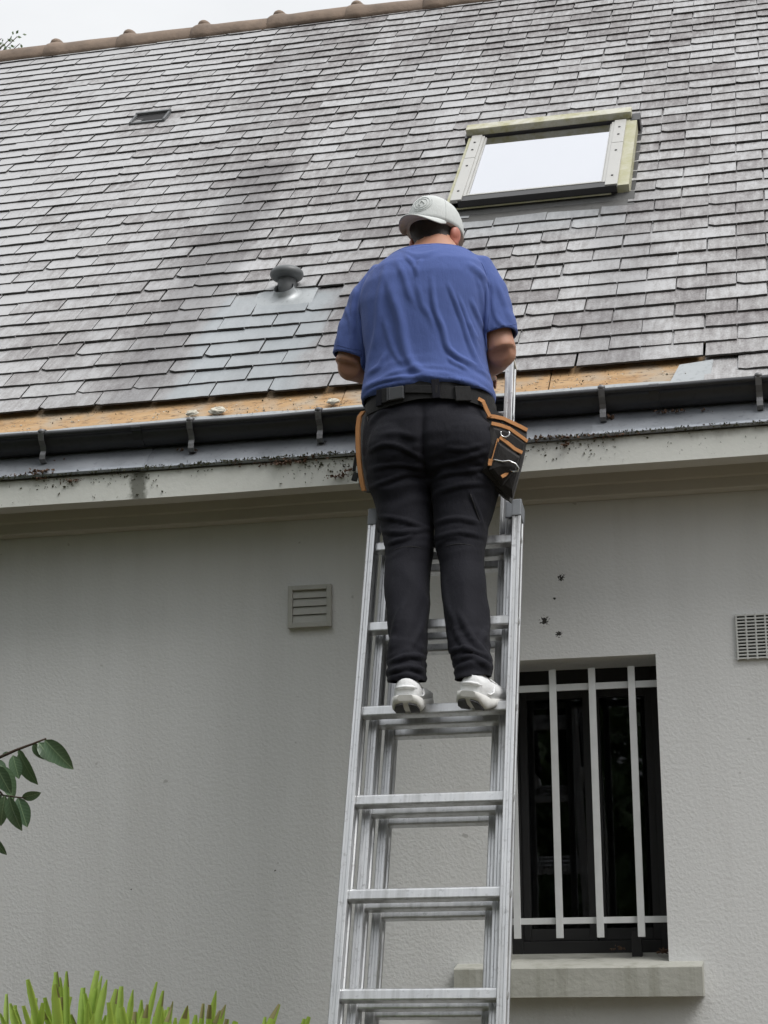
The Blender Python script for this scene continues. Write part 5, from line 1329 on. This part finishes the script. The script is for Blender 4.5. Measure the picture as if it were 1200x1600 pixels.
sp_ = [(at(1037, 1489, YW+.10), (.012, .012, .006), 26), (at(968, 1483, YW+.12), (.012, .008, .004), 9)]
litter('dead_leaves', 'small brown dead leaves lying on the window sill corner', sp_, MAT['deadleaf'], 0, .009)
sp_ = []
for k in range(420):
    px_ = rd.uniform(-20, 1220); py_ = 745-.0735*px_+rd.uniform(1, 5); sp_.append((at(px_, py_, YD-.001), (.012, .002, .002), rd.choice((2, 4, 6, 10))))
litter('moss', 'dark moss growing along the drip edge of the eave', sp_, MAT['moss'], 0, .0055)
sp_ = []
for k in range(230):
    px_ = rd.choice((rd.uniform(440, 560), rd.uniform(815, 960), rd.uniform(60, 260), rd.uniform(0, 1200))); py_ = 756-.0735*px_+abs(rd.gauss(0, 14)); sp_.append((at(px_, min(py_, 790-.0735*px_), YE-.0015), (.006, .0006, .005), rd.choice((1, 1, 2))))
litter('dirt_specks', 'dark dirt specks stuck to the white fascia', sp_, MAT['moss'], 0, .0052)
sp_ = []
for k in range(90):
    xq = rd.choice((rd.uniform(-2.9, -1.3), rd.uniform(-.95, -.35), rd.uniform(-2.3, -1.6))); sp_.append((RP(xq, rd.uniform(.31, .40), .0115), (.012, .006, .001), rd.choice((1, 2, 3))))
litter('mortar_crumbs', 'pale crumbs scattered over the bare eaves boards', sp_, MAT['mortar'], 0, .0055)
sp_ = []
for k in range(60): sp_.append((RP(rd.uniform(-2.9, -.35), rd.uniform(.31, .43), .0115), (.015, .008, .001), rd.choice((1, 2, 4))))
litter('roof_dirt', 'dark dirt grains scattered over the bare eaves boards', sp_, MAT['moss'], 0, .0045)
for (px_, py_, r_, lb) in ((333, 648, .026, 'largest pale mortar lump on the bare eaves board'), (293, 656, .019, 'small pale mortar lump at the left on the bare eaves board'), (515, 635, .020, 'pale mortar lump on the board beside the man')):
    q = at(px_, py_, 6.03); s_ = ((q.y-YE)+(q.z-ZE))*C7
    s_ = .34
    b = MB(); t = bmesh.new(); bmesh.ops.create_icosphere(t, subdivisions=3, radius=1)
    c = RP(q.x, s_, .021)
    for v in t.verts:
        d = v.co.copy(); k_ = 1+.35*noise.noise(d*2+Vector((px_, 0, 0)))+.12*noise.noise(d*6); v.co = c+Matrix.Rotation(math.radians(45), 3, 'X') @ Vector((d.x*r_*k_*1.2, d.y*r_*.75*k_, d.z*r_*.42*k_))
    b._merge(t); tag(b.build('mortar_lump', MAT['mortar']), lb, 'mortar')
